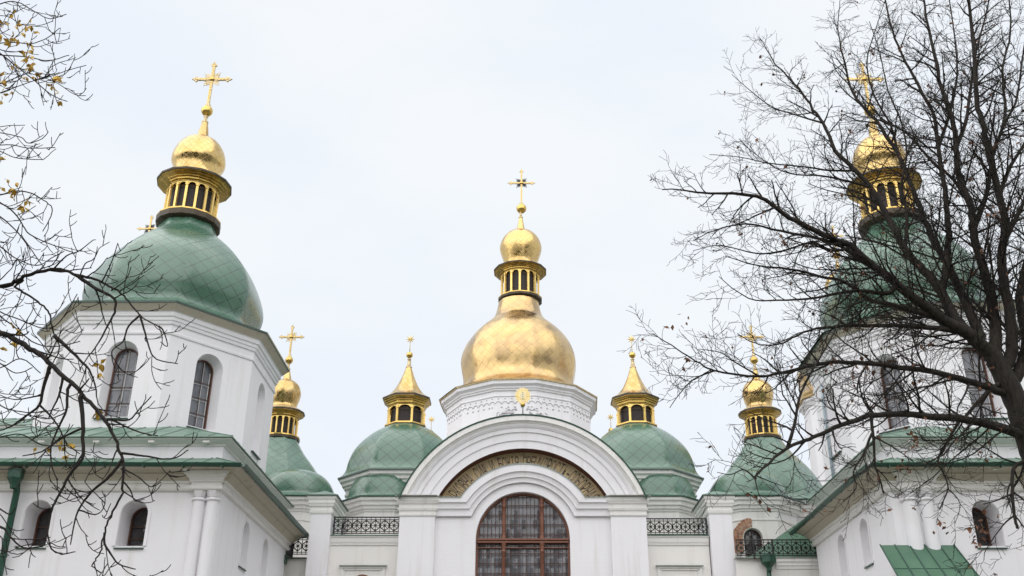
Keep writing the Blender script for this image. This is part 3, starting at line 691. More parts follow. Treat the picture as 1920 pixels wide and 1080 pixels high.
def star_dome(T, c):
    oc = half_octagon(c[0], c[1], 2.75)
    w = MB()
    for k in range(8): wall_panel(w, Face(oc[k], oc[(k + 1) % 8]), 0, 13.4, [], M['white'])
    w.build('drum_wall', T)
    k = MB(); k.cornice(oc, [(0, 13.17), (.05, 13.19), (.06, 13.26), (.02, 13.28), (.02, 13.47), (.1, 13.50), (.12, 13.60), (.2, 13.64), (.22, 13.76), (.32, 13.84), (.34, 13.98)], M['trim'])
    k.cornice(oc, [(.33, 13.98), (.42, 13.99), (.42, 14.05), (.3, 14.08)], M['green_small']); k.build('drum_cornice', T)
    d = MB(); d.soft_lathe(spline([(3.20, 14.04), (3.0, 14.18), (2.84, 14.45), (2.75, 14.9), (2.52, 15.48), (2.15, 15.98), (1.65, 16.45), (1.12, 16.80), (.95, 16.88)], 4), 8, c, M['green_small'], radians(22.5)); d.build('dome', T)
    rot = radians(22.5)
    lantern(T, c, 8, rot, (1.08, 16.76, 16.94), (.92, 16.97, 17.86), (1.27, 18.24), .6)
    q = MB(); q.lathe([(1.24, 18.34), (1.1, 18.40)], 8, c, M['bronze'], rot, sm=False)
    q.soft_lathe(spline([(1.22, 18.36), (.92, 18.56), (.66, 18.88), (.45, 19.28), (.27, 19.72), (.15, 20.08)], 4), 8, c, M['gold_cupola'], rot, (.05, .5), 4)
    q.lathe([(.14, 20.05), (.165, 20.07), (.165, 20.12), (.12, 20.13), (.075, 20.5), (.10, 20.53), (.10, 20.56), (.04, 20.6)], 10, c, M['old_gold'], facets=False); q.build('tent_roof', T)
    eight_star(T, c, 20.78, .17, 21.66, .27)
def pear_dome(T, c):
    oc = half_octagon(c[0], c[1], 2.85)
    w = MB()
    for k in range(8): wall_panel(w, Face(oc[k], oc[(k + 1) % 8]), 0, 12.6, [], M['white'])
    w.build('drum_wall', T)
    k = MB(); k.cornice(oc, [(0, 12.3), (.05, 12.32), (.06, 12.40), (.02, 12.42), (.02, 12.55), (.1, 12.58), (.12, 12.68), (.2, 12.72), (.22, 12.84), (.36, 12.92), (.38, 13.04)], M['trim'])
    k.cornice(oc, [(.37, 13.04), (.45, 13.05), (.45, 13.11), (.3, 13.14)], M['green_small']); k.build('drum_cornice', T)
    d = MB(); d.soft_lathe(spline([(3.32, 13.10), (3.06, 13.35), (2.86, 13.85), (2.66, 14.3), (2.46, 14.68), (2.14, 15.2), (1.80, 15.62), (1.42, 16.06), (1.12, 16.50), (.92, 16.86)], 4), 8, c, M['green_small'], radians(22.5)); d.build('pear_dome', T)
    rot = radians(15)
    lantern(T, c, 16, rot, (.97, 16.78, 17.0), (.78, 17.02, 17.98), (1.11, 18.24))
    q = MB(); q.lathe([(1.08, 18.34), (.85, 18.50), (.70, 18.60)], 12, c, M['old_gold'], rot, sm=False)
    q.soft_lathe(spline([(.70, 18.58), (.66, 18.72), (.74, 18.98), (.81, 19.3), (.80, 19.52), (.68, 19.84), (.44, 20.06), (.27, 20.15), (.21, 20.3), (.10, 20.76)], 4), 12, c, M['gold_cupola'], rot, (.6, .9), 4)
    q.lathe([(.09, 20.74), (.12, 20.76), (.12, 20.80), (.065, 20.82), (.055, 21.0), (.08, 21.05), (.03, 21.1)], 10, c, M['old_gold'], facets=False); q.build('cupola', T)
    cross(T, c, 21.28, .21, 22.62, .68, 23.33)
GS = 'star-topped chapels behind the gallery'
star = []
for s, lab in ((-1, 'green dome with golden tent lantern and star, between arched gable and drainpipe tower'), (1, 'green faceted dome with golden tent lantern and star, standing beside the outermost linden twigs')):
    c = (5.72 * s + (-.03 if s < 0 else -.04), 48); T = thing('star_chapel', (c[0], 48, 0), lab, 'chapel', GS)
    apse(T, (6.38 * s, 46.6), 2.1, 1.80, 14.36, [(0, .76, .36, 9.2, 10.0)] + ([(7, .80, .22, 9.2, 10.30)] if s < 0 else [])); star_dome(T, c); star.append(T)
    lw = MB(); xl, xr = sorted((5.0 * s, 11.5 * s)); lw.box(xl, 47.4, 0, xr, 47.9, 12.1, M['white']); lw.cornice([(xl, 47.4), (xr, 47.4)], [(0, 11.7), (.08, 11.75), (.1, 11.9), (.25, 12.1)], M['trim'], closed=False); lw.build('link_wall', T)
GP = 'cross-topped chapels beside the stair towers'
for s, lab in ((-1, 'green pear-shaped dome with a golden cross, tucked against the chestnut-side tower'), (1, 'green pear-shaped dome with a golden cross seen through linden twigs, bare brick beside its window')):
    c = (12.40 * s, 50); T = thing('cross_chapel', (c[0], 50, 0), lab, 'chapel', GP)
    wn_ = [(0, .46, .42, 9.4, 10.86), (1, .66, .30, 9.6, 10.78)] if s > 0 else [(0, .90, .42, 9.4, 10.86), (7, .85, .30, 9.6, 10.78)]
    apse(T, (10.62 * s, 46.9), 2.5, 1.95, 14.4, wn_); pear_dome(T, c)
    if s > 0:      # bare brick where the plaster has come off
        oc = half_octagon(10.62, 46.9, 2.14); F = Face(oc[0], oc[1]); b = MB(); cc = .46
        pl = [(cc - 1.05, 10.2), (cc - .46, 10.2), (cc - .46, 10.86)] + [(cc - .46 * cos(a), 10.86 + .46 * sin(a)) for a in (.3, .6, .9, 1.2, 1.45)] + [(cc - .12, 11.74), (cc - .35, 11.66), (cc - .62, 11.44), (cc - .86, 11.2), (cc - .9, 11.02), (cc - 1.05, 11.0)]
        b.poly([F.p(x, z, -.056) for x, z in pl], M['mortar'])
        rnd = random.Random(3)
        for r0, r1, na in ((.47, .61, 8), (.63, .90, 9)):
            for i in range(na):
                a0, a1 = pi * .5 * i / na + .015 / r0, pi * .5 * (i + 1) / na - .015 / r0
                if i == na - 1: r1_ = r1 - .05
                else: r1_ = r1 - rnd.random() * .03
                b.prism([F.p(cc - r * cos(a), 10.86 + r * sin(a), -.057) for r, a in ((r0, a0), (r0, a1), (r1_, a1), (r1_, a0))], (F.n.x * .025, F.n.y * .025, 0), M['brick'])
        for row in range(9):
            z = 10.2 + row * .085; x0 = cc - 1.05 + (.0 if row % 2 else -.06)
            while x0 < cc - (.48 if z < 10.86 else .95):
                L = .2 + rnd.random() * .05; x1 = min(x0 + L - .016, cc - (.48 if z < 10.8 else .95))
                if x1 > x0 + .03: b.prism([F.p(max(x0, cc - 1.05), z, -.057), F.p(x1, z, -.057), F.p(x1, z + .07, -.057), F.p(max(x0, cc - 1.05), z + .07, -.057)], (F.n.x * .02, F.n.y * .02, 0), M['brick'])
                x0 += L
        b.build('bare_brick', T)
# two more of the star-topped domes further back: only their stars rise above the nearer ones
def copy_tree(o, parent=None):
    q = o.copy(); COL.objects.link(q)
    if parent is not None: q.parent = parent; q.matrix_parent_inverse = o.matrix_parent_inverse.copy()
    for ch in list(o.children): copy_tree(ch, q)
    return q
for o, lab, zz in ((star[0], 'small golden star just showing over the shoulder of the chestnut-side green dome', -.25), (star[1], 'small golden star on a ball peeping out beside the linden-side green dome', -.1)):
    q = o.copy(); COL.objects.link(q); q.location = (o.location.x * .985, 60.5, zz); q['label'] = lab; q['category'] = 'dome'
    for ch in list(o.children):
        if ch.name.startswith(('apse', 'half', 'window', 'link')): continue
        copy_tree(ch, q)

# ------------------------------------------------------------------ the golden main dome and the two gilded ones far behind
def ngon(c, R, n, rot): return [(c[0] + R * cos(rot + 2 * pi * k / n), c[1] + R * sin(rot + 2 * pi * k / n)) for k in range(n)]
c = (-.14, 62); n = 12; rot = radians(11.8); cdome, clan, ccup, ccro = (-.19, 62), (-.10, 62), (-.06, 62), (-.01, 62)
GM = thing('golden_drum', (c[0], 62, 0), 'white twelve-sided drum under the great golden onion dome above the arched gable', 'domed drum', 'gilded domes')
oc = ngon(c, 4.68, n, rot); w = MB()
for k in range(n): wall_panel(w, Face(oc[k], oc[(k + 1) % n]), 0, 22.0, [], M['white'])
w.build('drum_wall', GM)
k = MB(); k.cornice(oc, [(0, 21.86), (.05, 21.88), (.06, 21.93), (.03, 21.96), (.03, 22.2), (.12, 22.24), (.14, 22.32), (.2, 22.36), (.22, 22.46), (.36, 22.56), (.40, 22.58), (.42, 22.78)], M['white'])
k.cornice(oc, [(.42, 22.78), (.50, 22.80), (.51, 22.86)], M['old_gold']); k.build('drum_cornice', GM)
# relief ornament: scalloped frieze, dots and a scroll panel
q = MB()
def on(F, t, z, d=.0): return Vector(F.p(t, z, -d))
for kf in range(n):
    F = Face(oc[kf], oc[(kf + 1) % n])
    if F.n.y > -.1: continue
    m = 6; pts = []
    for i in range(m):
        for j in range(5):
            a = pi * j / 4; x = (i + .5 - .5 * cos(a) * .86) / m * F.w; pts.append(on(F, x, 21.53 - .15 * (1 - sin(a)) + .04, .012))
    q.tube(pts, .022, 4, M['stencil'], False)
    for i in range(m):
        x = (i + .5) / m * F.w
        for z, r in ((21.74, .045), (21.20, .055)):
            C = on(F, x + (F.w / m * .5 if z < 21.5 and i < m - 1 else 0), z, .012); q.obox(C, Vector((F.x.x, F.x.y, 0)) * r, Vector((F.n.x, F.n.y, 0)) * .01, Vector((0, 0, r * .6)), M['stencil'])
F = min((Face(oc[kf], oc[(kf + 1) % n]) for kf in range(n)), key=lambda f: f.n.y)
def onarc(x, z):      # a point in front of the drum at world x, riding the facets
    for kf in range(n):
        f = Face(oc[kf], oc[(kf + 1) % n])
        if f.n.y < -.3 and min(f.a.x, f.a.x + f.x.x * f.w) <= x <= max(f.a.x, f.a.x + f.x.x * f.w):
            return on(f, (x - f.a.x) / f.x.x, z, .014)
SZ = lambda z: 20.50 + (z - 20.0) * .55
def scroll(x0, z0, r, turns, sgn, w=.022):
    z0 = SZ(z0); r *= .8
    pts = [onarc(x0 + sgn * r * (1 - t / 14) * cos(turns * 2 * pi * t / 14), z0 + r * (1 - t / 14) * sin(turns * 2 * pi * t / 14)) for t in range(14)]
    q.tube(pts, w, 4, M['stencil'], False)
def line(ps, w=.024): q.tube([onarc(x, SZ(z)) for x, z in ps], w, 4, M['stencil'], False)
for s in (-1, 1):
    line([(s * 1.5 + .02, 20.0), (s * 1.5 + .02, 20.62), (s * 1.38 + .02, 20.72)]); line([(s * 1.32, 20.0), (s * 1.32, 20.5)])
    line([(s * .45, 20.62), (s * 1.2, 20.62)], .03); line([(s * .5, 20.84), (s * .75, 20.90), (s * 1.0, 20.80)])
    for x in (.55, .95, 1.12): scroll(s * x, 20.34, .17, 1.4, s)
    line([(s * .2, 20.5), (s * .38, 20.15), (s * .62, 20.48)]); line([(s * .6, 20.15), (s * .82, 20.0), (s * 1.05, 20.2)])
    for x, z in ((.7, 21.0), (.85, 21.08), (.45, 20.98), (1.75, 20.15), (1.62, 20.1)): line([(s * x, z), (s * (x + .12), z + .03)])
    scroll(s * .35, 20.95, .12, 1.2, s)
q.build('relief_ornament', GM)
v_ = MB(); F = Face(oc[7], oc[8]) if False else None
for kf in range(n):
    f = Face(oc[kf], oc[(kf + 1) % n])
    if f.n.y < -.2 and f.a.x < -3.9 and f.a.x + f.x.x * f.w > -4.8 and f.n.x < 0:
        t = max(.35, min(f.w - .3, (-4.32 - f.a.x) / f.x.x)); v_.prism([f.p(t - .16, 19.72, -.012), f.p(t + .16, 19.72, -.012), f.p(t + .16, 20.28, -.012), f.p(t - .16, 20.28, -.012)], (f.n.x * .02, f.n.y * .02, 0), M['brick'])
        v_.prism([f.p(t - .09, 19.80, -.034), f.p(t + .09, 19.80, -.034), f.p(t + .09, 20.18, -.034), f.p(t - .09, 20.18, -.034)], (f.n.x * .01, f.n.y * .01, 0), M['shade']); break
v_.build('brick_opening', GM)
d = MB(); d.soft_lathe(spline([(5.22, 22.86), (4.66, 23.08), (3.92, 23.55), (3.68, 24.0), (3.70, 24.45), (3.82, 25.05), (3.87, 25.65), (3.74, 26.3), (3.40, 27.05), (2.86, 27.8), (2.24, 28.38), (1.78, 28.82), (1.55, 29.3), (1.43, 29.85), (1.40, 30.08)], 4), n, cdome, M['gold_dome'], rot, (.1, .6), 6); d.build('onion_dome', GM)
lantern(GM, clan, 14, rot, (1.51, 30.18, 30.42), (1.28, 30.46, 32.12), (1.84, 32.42))
q = MB(); q.lathe([(1.80, 32.48), (1.40, 32.68), (1.16, 32.82)], n, ccup, M['old_gold'], rot, sm=False)
q.soft_lathe(spline([(1.18, 32.8), (1.14, 33.05), (1.28, 33.5), (1.45, 34.05), (1.47, 34.45), (1.28, 35.0), (.92, 35.42), (.52, 35.62), (.32, 35.76), (.24, 36.1), (.13, 36.75)], 4), n, ccup, M['gold_cupola'], rot, (.6, .9), 4)
q.lathe([(.12, 36.7), (.16, 36.74), (.16, 36.82), (.09, 36.84), (.08, 37.1), (.12, 37.15), (.05, 37.25)], 10, ccup, M['old_gold'], facets=False); q.build('cupola', GM)
cross(GM, ccro, 37.52, .36, 39.64, .98, 40.82, M['iron'])
for x, y, sc, zz, lab in ((22.5, 64, .757, 6.4, 'golden dome and lantern largely hidden behind the linden-side tower'), (-24.6, 58, .86, -.4, 'golden cross rising from behind the shoulder of the chestnut-side tower dome')):
    q = GM.copy(); COL.objects.link(q); q.location = (x, y, zz); q.scale = (sc, sc, sc); q['label'] = lab
    for ch in list(GM.children):
        if ch.name.startswith(('relief', 'brick')): continue
        d = copy_tree(ch, q)
        if ch.name.startswith('onion') and x > 0:      # this one is a broader dome, nearly as wide as its eave
            d.data = ch.data.copy()
            for v in d.data.vertices:
                t = max(0, min(1, (29.0 - v.co.z) / 3.0)) * min(1, max(0, (v.co.z - 22.9) / .5)); f = 1 + .27 * t
                v.co.x = cdome[0] + (v.co.x - cdome[0]) * f; v.co.y = cdome[1] + (v.co.y - cdome[1]) * f
# ------------------------------------------------------------------ the arched gable over the west window
PX = .05
G = thing('arched_gable', (PX, 40, 0), 'tall white gable with rounded top, faded inscription band and large brown arched window', 'gable')
def arcpts(R, zc, zmin, k=40):
    a0 = math.asin(max(-1, min(1, (zmin - zc) / R))); return [(PX - R * cos(a0 + (pi - 2 * a0) * i / k), zc + R * sin(a0 + (pi - 2 * a0) * i / k)) for i in range(k + 1)]
ZC = 9.55
w = MB()
# wall below the impost, either side of the window, with a deep jamb
WH = 1.86; WZ = 9.84; YW = 40.0
F = Face((PX - 3.5, YW), (PX + 3.5, YW))
for x0, x1 in ((0, 3.5 - WH), (3.5 + WH, 7.0)): w.poly([F.p(x0, 0), F.p(x1, 0), F.p(x1, 11.42), F.p(x0, 11.42)], M['white'])
w.poly([F.p(3.5 - WH, 0), F.p(3.5 + WH, 0), F.p(3.5 + WH, 3.4), F.p(3.5 - WH, 3.4)], M['white'])
o = arch_outline(3.5, WH, 3.4, WZ, None, 36); k = len(o)
v = [F.p(t, z, .003 * -1 if 0 < i < k - 1 else 0) for i, (t, z) in enumerate(o)] + [F.p(t, z, .45) for t, z in o]
w.add(v, [(i, i + 1, i + 1 + k, i + k) for i in range(k - 1)], M['white'], False)
# end piers
for s in (-1, 1):
    xa, xb = sorted((PX + s * 3.48, PX + s * 4.88)); w.box(xa, 39.78, 0, xb, 46, 11.40, M['white'])
w.build('gable_wall', G)
# big arch: stepped mouldings swept round the top
def sweep_arc(mb, prof, m, k=48, zmin=11.44):
    rows = []
    for R, out in prof:
        a0 = math.asin((zmin - ZC) / R); rows.append([(PX - R * cos(a0 + (pi - 2 * a0) * i / k), 40 - out, ZC + R * sin(a0 + (pi - 2 * a0) * i / k)) for i in range(k + 1)])
    for A, B in zip(rows, rows[1:]):
        mb.add(A + B, [(i, i + 1, k + 2 + i, k + 1 + i) for i in range(k)], m)
a = MB(); sweep_arc(a, [(5.17, .58), (4.97, .58), (4.96, .50), (4.90, .47), (4.88, .44)], M['trim'])
sweep_arc(a, [(4.88, .44), (4.80, .41), (4.72, .35), (4.71, .32), (4.55, .31), (4.54, .26), (4.50, .245), (4.22, .235), (4.21, .19), (4.17, .18), (3.89, .175)], M['white'])
a.poly([(PX - 5.0, 39.45, 11.44), (PX - 3.4, 39.45, 11.44), (PX - 3.4, 40.6, 11.44), (PX - 5.0, 40.6, 11.44)], M['trim']); a.poly([(PX + 5.0, 39.45, 11.44), (PX + 3.4, 39.45, 11.44), (PX + 3.4, 40.6, 11.44), (PX + 5.0, 40.6, 11.44)], M['trim'])
a.build('arch_moulding', G)
a = MB(); sweep_arc(a, [(3.89, .175), (3.89, -.62)], M['red_soffit']); a.build('arch_soffit', G)
a = MB(); sweep_arc(a, [(5.16, .60), (5.22, .61), (5.23, .58), (5.25, -6.5)], M['dark_green'], zmin=11.3); a.build('barrel_roof', G)
# recessed band with the painted inscription
t = MB(); pts = arcpts(3.95, ZC, 11.42, 40); low = arcpts(2.3, 10.13, 11.0, 40)
t.add([(x, 40.42, z) for x, z in pts] + [(x, 40.42, max(z, 11.2)) for x, z in low], [(i, i + 1, 42 + i, 41 + i) for i in range(40)], M['fresco']); band = t.build('inscription_band', G)
def text_mesh(s):
    cu = bpy.data.curves.new('glyph', 'FONT'); cu.body = s; cu.size = 1; cu.resolution_u = 2
    ob = bpy.data.objects.new('glyph', cu); COL.objects.link(ob); dg = bpy.context.evaluated_depsgraph_get(); dg.update()
    me = bpy.data.meshes.new_from_object(ob.evaluated_get(dg)); vs = [tuple(v.co) for v in me.vertices]; fs = [tuple(p.vertices) for p in me.polygons]
    bpy.data.objects.remove(ob); bpy.data.curves.remove(cu); bpy.data.meshes.remove(me); return vs, fs
TXT = 'ЦРКОВНА СИА И БОЖІЯ ПРЕМУДРОСТЬ·СОБОРНАЯ'
lt = MB(); zc2 = 10.02; n = len(TXT); a_l, a_r = radians(153.5), radians(26.5)
for i, ch in enumerate(TXT):
    if ch == ' ': continue
    vs, fs = text_mesh(ch)
    if not vs: continue
    x0 = min(v[0] for v in vs); x1 = max(v[0] for v in vs); y0 = min(v[1] for v in vs); y1 = max(v[1] for v in vs)
    f = (i + .5) / n; a = a_l + (a_r - a_l) * f
    Rin = 2.80 + .10 * abs(cos(a)); hgt = (.44 + .22 * abs(cos(a))) if ch != '·' else .1; wid = .155 if ch not in 'ІЬ' else .10
    if ch in 'ЖМ': wid = .20
    c0 = Vector((PX + .0, 0, zc2)); er = Vector((cos(a), 0, sin(a))); et = Vector((sin(a), 0, -cos(a)))
    P = [c0 + er * (Rin + (.2 if ch == '·' else 0) + (v[1] - y0) / max(.01, y1 - y0) * hgt) + et * (((v[0] - x0) / max(.01, x1 - x0) - .5) * wid) + Vector((0, 40.412, 0)) for v in vs]
    lt.add(P, fs, M['letter'])
# ring ornaments that close the line of text
for a in (radians(22.5), radians(157)):
    for r in (.17, .09):
        C = Vector((PX + 3.02 * cos(a), 40.41, zc2 + .2 + 3.02 * sin(a))); lt.tube([C + Vector((r * cos(2 * pi * k / 12), 0, r * sin(2 * pi * k / 12))) for k in range(13)], .016, 4, M['letter'], False)
lt.build('painted_lettering', band)
# hood over the window: mouldings that run level from the piers, then round the arch
h = MB()
def path(R, zl, zc=WZ, k=30):
    """level line at zl out to the pier, then the arc of radius R about the window's springing"""
    a0 = math.asin((zl - zc) / R); arc = [(PX - R * cos(a0 + (pi - 2 * a0) * i / k), zc + R * sin(a0 + (pi - 2 * a0) * i / k)) for i in range(k + 1)]
    return [(PX - 3.49, zl)] + arc + [(PX + 3.49, zl)]
steps = [(2.93, 11.40, .34), (2.62, 11.20, .33), (2.60, 11.18, .25), (2.50, 11.08, .23), (2.41, 10.97, .22), (2.40, 10.95, .15), (2.30, 10.86, .13), (2.22, 10.70, .125), (2.21, 10.68, .05)]
rows = [[(x, 40 - d, z) for x, z in path(R, zl)] for R, zl, d in steps]
for A, B in zip(rows, rows[1:]): h.add(A + B, [(i, i + 1, len(A) + 1 + i, len(A) + i) for i in range(len(A) - 1)], M['white'])
k = 40; ri = [(PX - 1.86 * cos(pi * i / k), 39.997, WZ + 1.86 * sin(pi * i / k)) for i in range(k + 1)]; ro = [(PX - 2.23 * cos(pi * i / k), 39.997, WZ + 2.23 * sin(pi * i / k)) for i in range(k + 1)]
k0 = 0; h.add(ri + ro, [(i, i + 1, k + 2 + i, k + 1 + i) for i in range(k)], M['white'])
# weathered metal capping on the hood
A = [(x, 40 - .36, z + .012) for x, z in path(2.93, 11.40)]; B = [(x, 40.42, z + .05) for x, z in path(2.93, 11.40)]
h.add(A + B, [(i, i + 1, len(A) + 1 + i, len(A) + i) for i in range(len(A) - 1)], M['eave']); A2 = [(x, y - .003, z - .05) for x, y, z in A]
h.add(A + A2, [(i, i + 1, len(A) + 1 + i, len(A) + i) for i in range(len(A) - 1)], M['eave'])
h.build('window_hood', G)
# pier capitals
for s in (-1, 1):
    xa, xb = sorted((PX + s * 3.48, PX + s * 4.88)); q = MB()
    bl = [(xa, 39.78), (xb, 39.78), (xb, 44), (xa, 44)]
    q.cornice(bl, [(0, 10.66), (.04, 10.67), (.06, 10.72), (.03, 10.74), (.03, 10.86), (.07, 10.88), (.10, 10.97), (.04, 10.99), (.04, 11.13), (.09, 11.15), (.13, 11.24), (.15, 11.26), (.15, 11.40)], M['trim'], tops=True)
    q.cornice(bl, [(.15, 11.40), (.20, 11.41), (.20, 11.45), (0, 11.47)], M['eave']); q.build('pier_capital', G)
# the great window
win = MB(); yg = 40.30
def outline(r): return [(PX - r, 3.4)] + [(PX - r * cos(pi * i / 32), WZ + r * sin(pi * i / 32)) for i in range(33)] + [(PX + r, 3.4)]
A, B = outline(1.87), outline(1.78); k = len(A)
win.add([(x, yg - .06, z) for x, z in A] + [(x, yg - .06, z) for x, z in B] + [(x, yg + .04, z) for x, z in B], [(i, i + 1, k + 1 + i, k + i) for i in range(k - 1)] + [(k + i, k + i + 1, 2 * k + 1 + i, 2 * k + i) for i in range(k - 1)], M['wood'])
for z0, z1, d in ((9.70, 9.76, .09), (9.76, 9.80, .04), (9.80, 9.87, .11), (9.50, 9.53, 0.02)): win.box(PX - 1.80, yg - .08 - d, z0, PX + 1.80, yg + .02, z1, M['wood'])
def zt(x): return WZ + sqrt(max(0, 1.8 ** 2 - (x - PX) ** 2))
for i in range(-11, 12):
    x = PX + i * .156
    if abs(abs(x - PX) - .76) > .09: win.tube([(x, yg - .04, 3.4), (x, yg - .04, zt(x))], .011, 4, M['bars'], False)
z = 3.6
while z < 11.6:
    hw = 1.78 if z < WZ else sqrt(max(.01, 1.8 ** 2 - (z - WZ) ** 2))
    win.tube([(PX - hw, yg - .045, z), (PX + hw, yg - .045, z)], .013, 4, M['bars'], False)
    win.tube([(PX - hw, yg - .03, z - .07), (PX + hw, yg - .03, z - .07)], .008, 4, M['bars'], False); z += .38
wo_ = win.build('great_window', G)
p_ = MB(); p_.poly([(x, yg + .045, z) for x, z in outline(1.80)], M['glass']); p_.build('pane', wo_)
for sx in (-.76, .76):
    q = MB(); x = PX + sx
    for z0, z1 in ((9.87, zt(x) + .02), (6.2, 9.70)):
        q.lathe([(.105, z0), (.105, z0 + .05), (.085, z0 + .055), (.10, z0 + .09), (.085, z0 + .12), (.07, z0 + .14), (.098, z0 + .18), (.07, z0 + .22), (.078, z0 + .25), (.085, (z0 + z1) / 2), (.078, z1 - .36), (.095, z1 - .34), (.095, z1 - .31), (.075, z1 - .30), (.08, z1 - .22), (.10, z1 - .16), (.08, z1 - .10), (.11, z1 - .06), (.11, z1)], 14, (x, yg - .06), M['wood'], facets=False)
    q.box(x - .06, yg - .05, 3.4, x + .06, yg + .02, 6.2, M['wood']); q.box(x - .05, yg - .05, 6.2, x + .05, yg + .02, zt(x), M['wood'])
    q.build('mullion', wo_)
# medallion on its rod above the crown of the gable
q = MB(); cz = 15.66; ym = 39.7
q.tube([(PX, ym, 14.7), (PX, ym, 15.2)], .03, 8, M['eave'])
for i in range(26):
    a = 2 * pi * i / 26; b = pi / 26 * .80; e = 1.0 if i % 2 == 0 else .93
    q.prism([(PX + .335 * r * cos(t), ym - .02, cz + .37 * r * sin(t)) for r, t in ((.36, a - b), (.36, a + b), (e * .97, a + b * .9), (e, a), (e * .97, a - b * .9))], (0, .03, 0), M['leaf_gold'])
q.prism([(PX + .17 * cos(2 * pi * i / 24), ym - .03, cz + .20 * sin(2 * pi * i / 24)) for i in range(24)], (0, .03, 0), M['leaf_gold'])
q.prism([(PX + .12 * cos(2 * pi * i / 20), ym - .045, cz + .16 * sin(2 * pi * i / 20)) for i in range(20)], (0, .02, 0), M['pale'])
for dz in (-.14, -.04, .05, .14): q.box(PX - .008, ym - .06, cz + dz - .022, PX + .012, ym - .04, cz + dz + .022, M['bronze'])
md = q.build('medallion', G)
q = MB(); q.lathe([(.105 * sin(pi * i / 10), 15.27 - .105 * cos(pi * i / 10)) for i in range(11)], 16, (PX, ym), M['gold'], facets=False); q.build('medallion_ball', md)

# ------------------------------------------------------------------ gallery walls, gate pillars, railings
def gallery(xa, xb, label, door):
    T = thing('gallery_wall', ((xa + xb) / 2, 40.3, 0), label, 'wall', 'gallery walls beside the gable')
    w = MB(); F = Face((xa, 40.3), (xb, 40.3)); wall_panel(w, F, 0, 9.72, [], M['cream'])
    for x0, x1 in ((xa, xb),): w.cornice([(x0, 40.3), (x1, 40.3)], [(0, 9.62), (.05, 9.63), (.06, 9.68), (.03, 9.70), (.07, 9.72), (.09, 9.80), (.10, 9.90), (.14, 9.92), (.14, 9.97)], M['trim'], closed=False)
    w.poly([(xa, 40.3, 10.0), (xb, 40.3, 10.0), (xb, 43.5, 10.0), (xa, 43.5, 10.0)], M['cream']); w.build('wall_face', T)
    c = MB(); c.prism([(xa, 40.12, 9.975), (xb, 40.12, 9.975), (xb, 42.9, 10.08), (xa, 42.9, 10.08)], (0, 0, .03), M['roof']); c.build('metal_capping', T)
    q = MB(); cx = (xa + xb) / 2 - (.0 if xa < 0 else -.02); hw = .88
    q.box(cx - hw, 40.19, 8.74, cx + hw, 40.29, 8.80, M['trim']); q.prism([(cx - hw - .05, 40.12, 8.80), (cx + hw + .05, 40.12, 8.80), (cx + hw + .05, 40.295, 8.85), (cx - hw - .05, 40.295, 8.85)], (0, 0, .02), M['eave'])
    for s in (-1, 1): q.box(min(cx + s * hw * .98, cx + s * (hw - .10)), 40.22, 5.5, max(cx + s * hw * .98, cx + s * (hw - .10)), 40.29, 8.74, M['trim']); q.box(min(cx + s * (hw - .10), cx + s * (hw - .17)), 40.25, 5.5, max(cx + s * (hw - .10), cx + s * (hw - .17)), 40.295, 8.68, M['trim'])
    q.box(cx - hw + .1, 40.25, 8.66, cx + hw - .1, 40.292, 8.74, M['trim']); q.build('door_surround', T)
    if door:
        q = MB(); q.prism([(cx + .42 * cos(pi * i / 16), 40.27, 8.08 + .42 * sin(pi * i / 16)) for i in range(17)] + [(cx - .42, 40.27, 5.5), (cx + .42, 40.27, 5.5)], (0, .025, 0), M['wood'])
        q.prism([(cx + .34 * cos(pi * i / 16), 40.26, 8.08 + .34 * sin(pi * i / 16)) for i in range(17)] + [(cx - .34, 40.26, 5.5), (cx + .34, 40.26, 5.5)], (0, .009, 0), M['glass']); q.build('arched_door', T)
gallery(-7.6, -4.83, 'cream gallery wall with the crown of a brown arched opening, between gable and pillar', True)
gallery(4.93, 7.42, 'cream gallery wall with a plain framed panel, between gable and pillar', False)
def pillar(xa, xb, label):
    T = thing('gate_pillar', ((xa + xb) / 2, 41.2, 0), label, 'pillar', 'white pillars ending the gallery')
    bl = [(xa, 40.0), (xb, 40.0), (xb, 42.4), (xa, 42.4)]
    w = MB()
    for i in range(4): wall_panel(w, Face(bl[i], bl[(i + 1) % 4]), 0, 10.9, [], M['white'])
    w.build('shaft', T)
    c = MB(); c.cornice(bl, [(0, 10.80), (.03, 10.81), (.05, 10.87), (.06, 10.95), (.02, 10.97), (.02, 11.08), (.07, 11.10), (.10, 11.20), (.12, 11.22), (.12, 11.36), (.16, 11.38), (.18, 11.50)], M['trim'], tops=True); c.build('capital', T)
    r = MB(); mx_ = (xa + xb) / 2; e = .24
    a, b, c_, d = (xa - e, 39.76, 11.53), (xb + e, 39.76, 11.53), (xb + e, 42.64, 11.53), (xa - e, 42.64, 11.53); p0, p1 = (mx_, 40.5, 11.86), (mx_, 41.9, 11.86)
    r.poly([a, b, p0], M['roof']); r.poly([b, c_, p1, p0], M['roof']); r.poly([c_, d, p1], M['roof']); r.poly([d, a, p0, p1], M['roof'])
    r.cornice([(xa, 40), (xb, 40), (xb, 42.4), (xa, 42.4)], [(.17, 11.50), (e, 11.50), (e, 11.532)], M['dark_green']); r.build('cap_roof', T)
pillar(-8.40, -7.58, 'white square pillar with green cap in front of the chestnut-side chapel')
pillar(7.46, 8.36, 'white square pillar with green cap beside the bare brick patch')
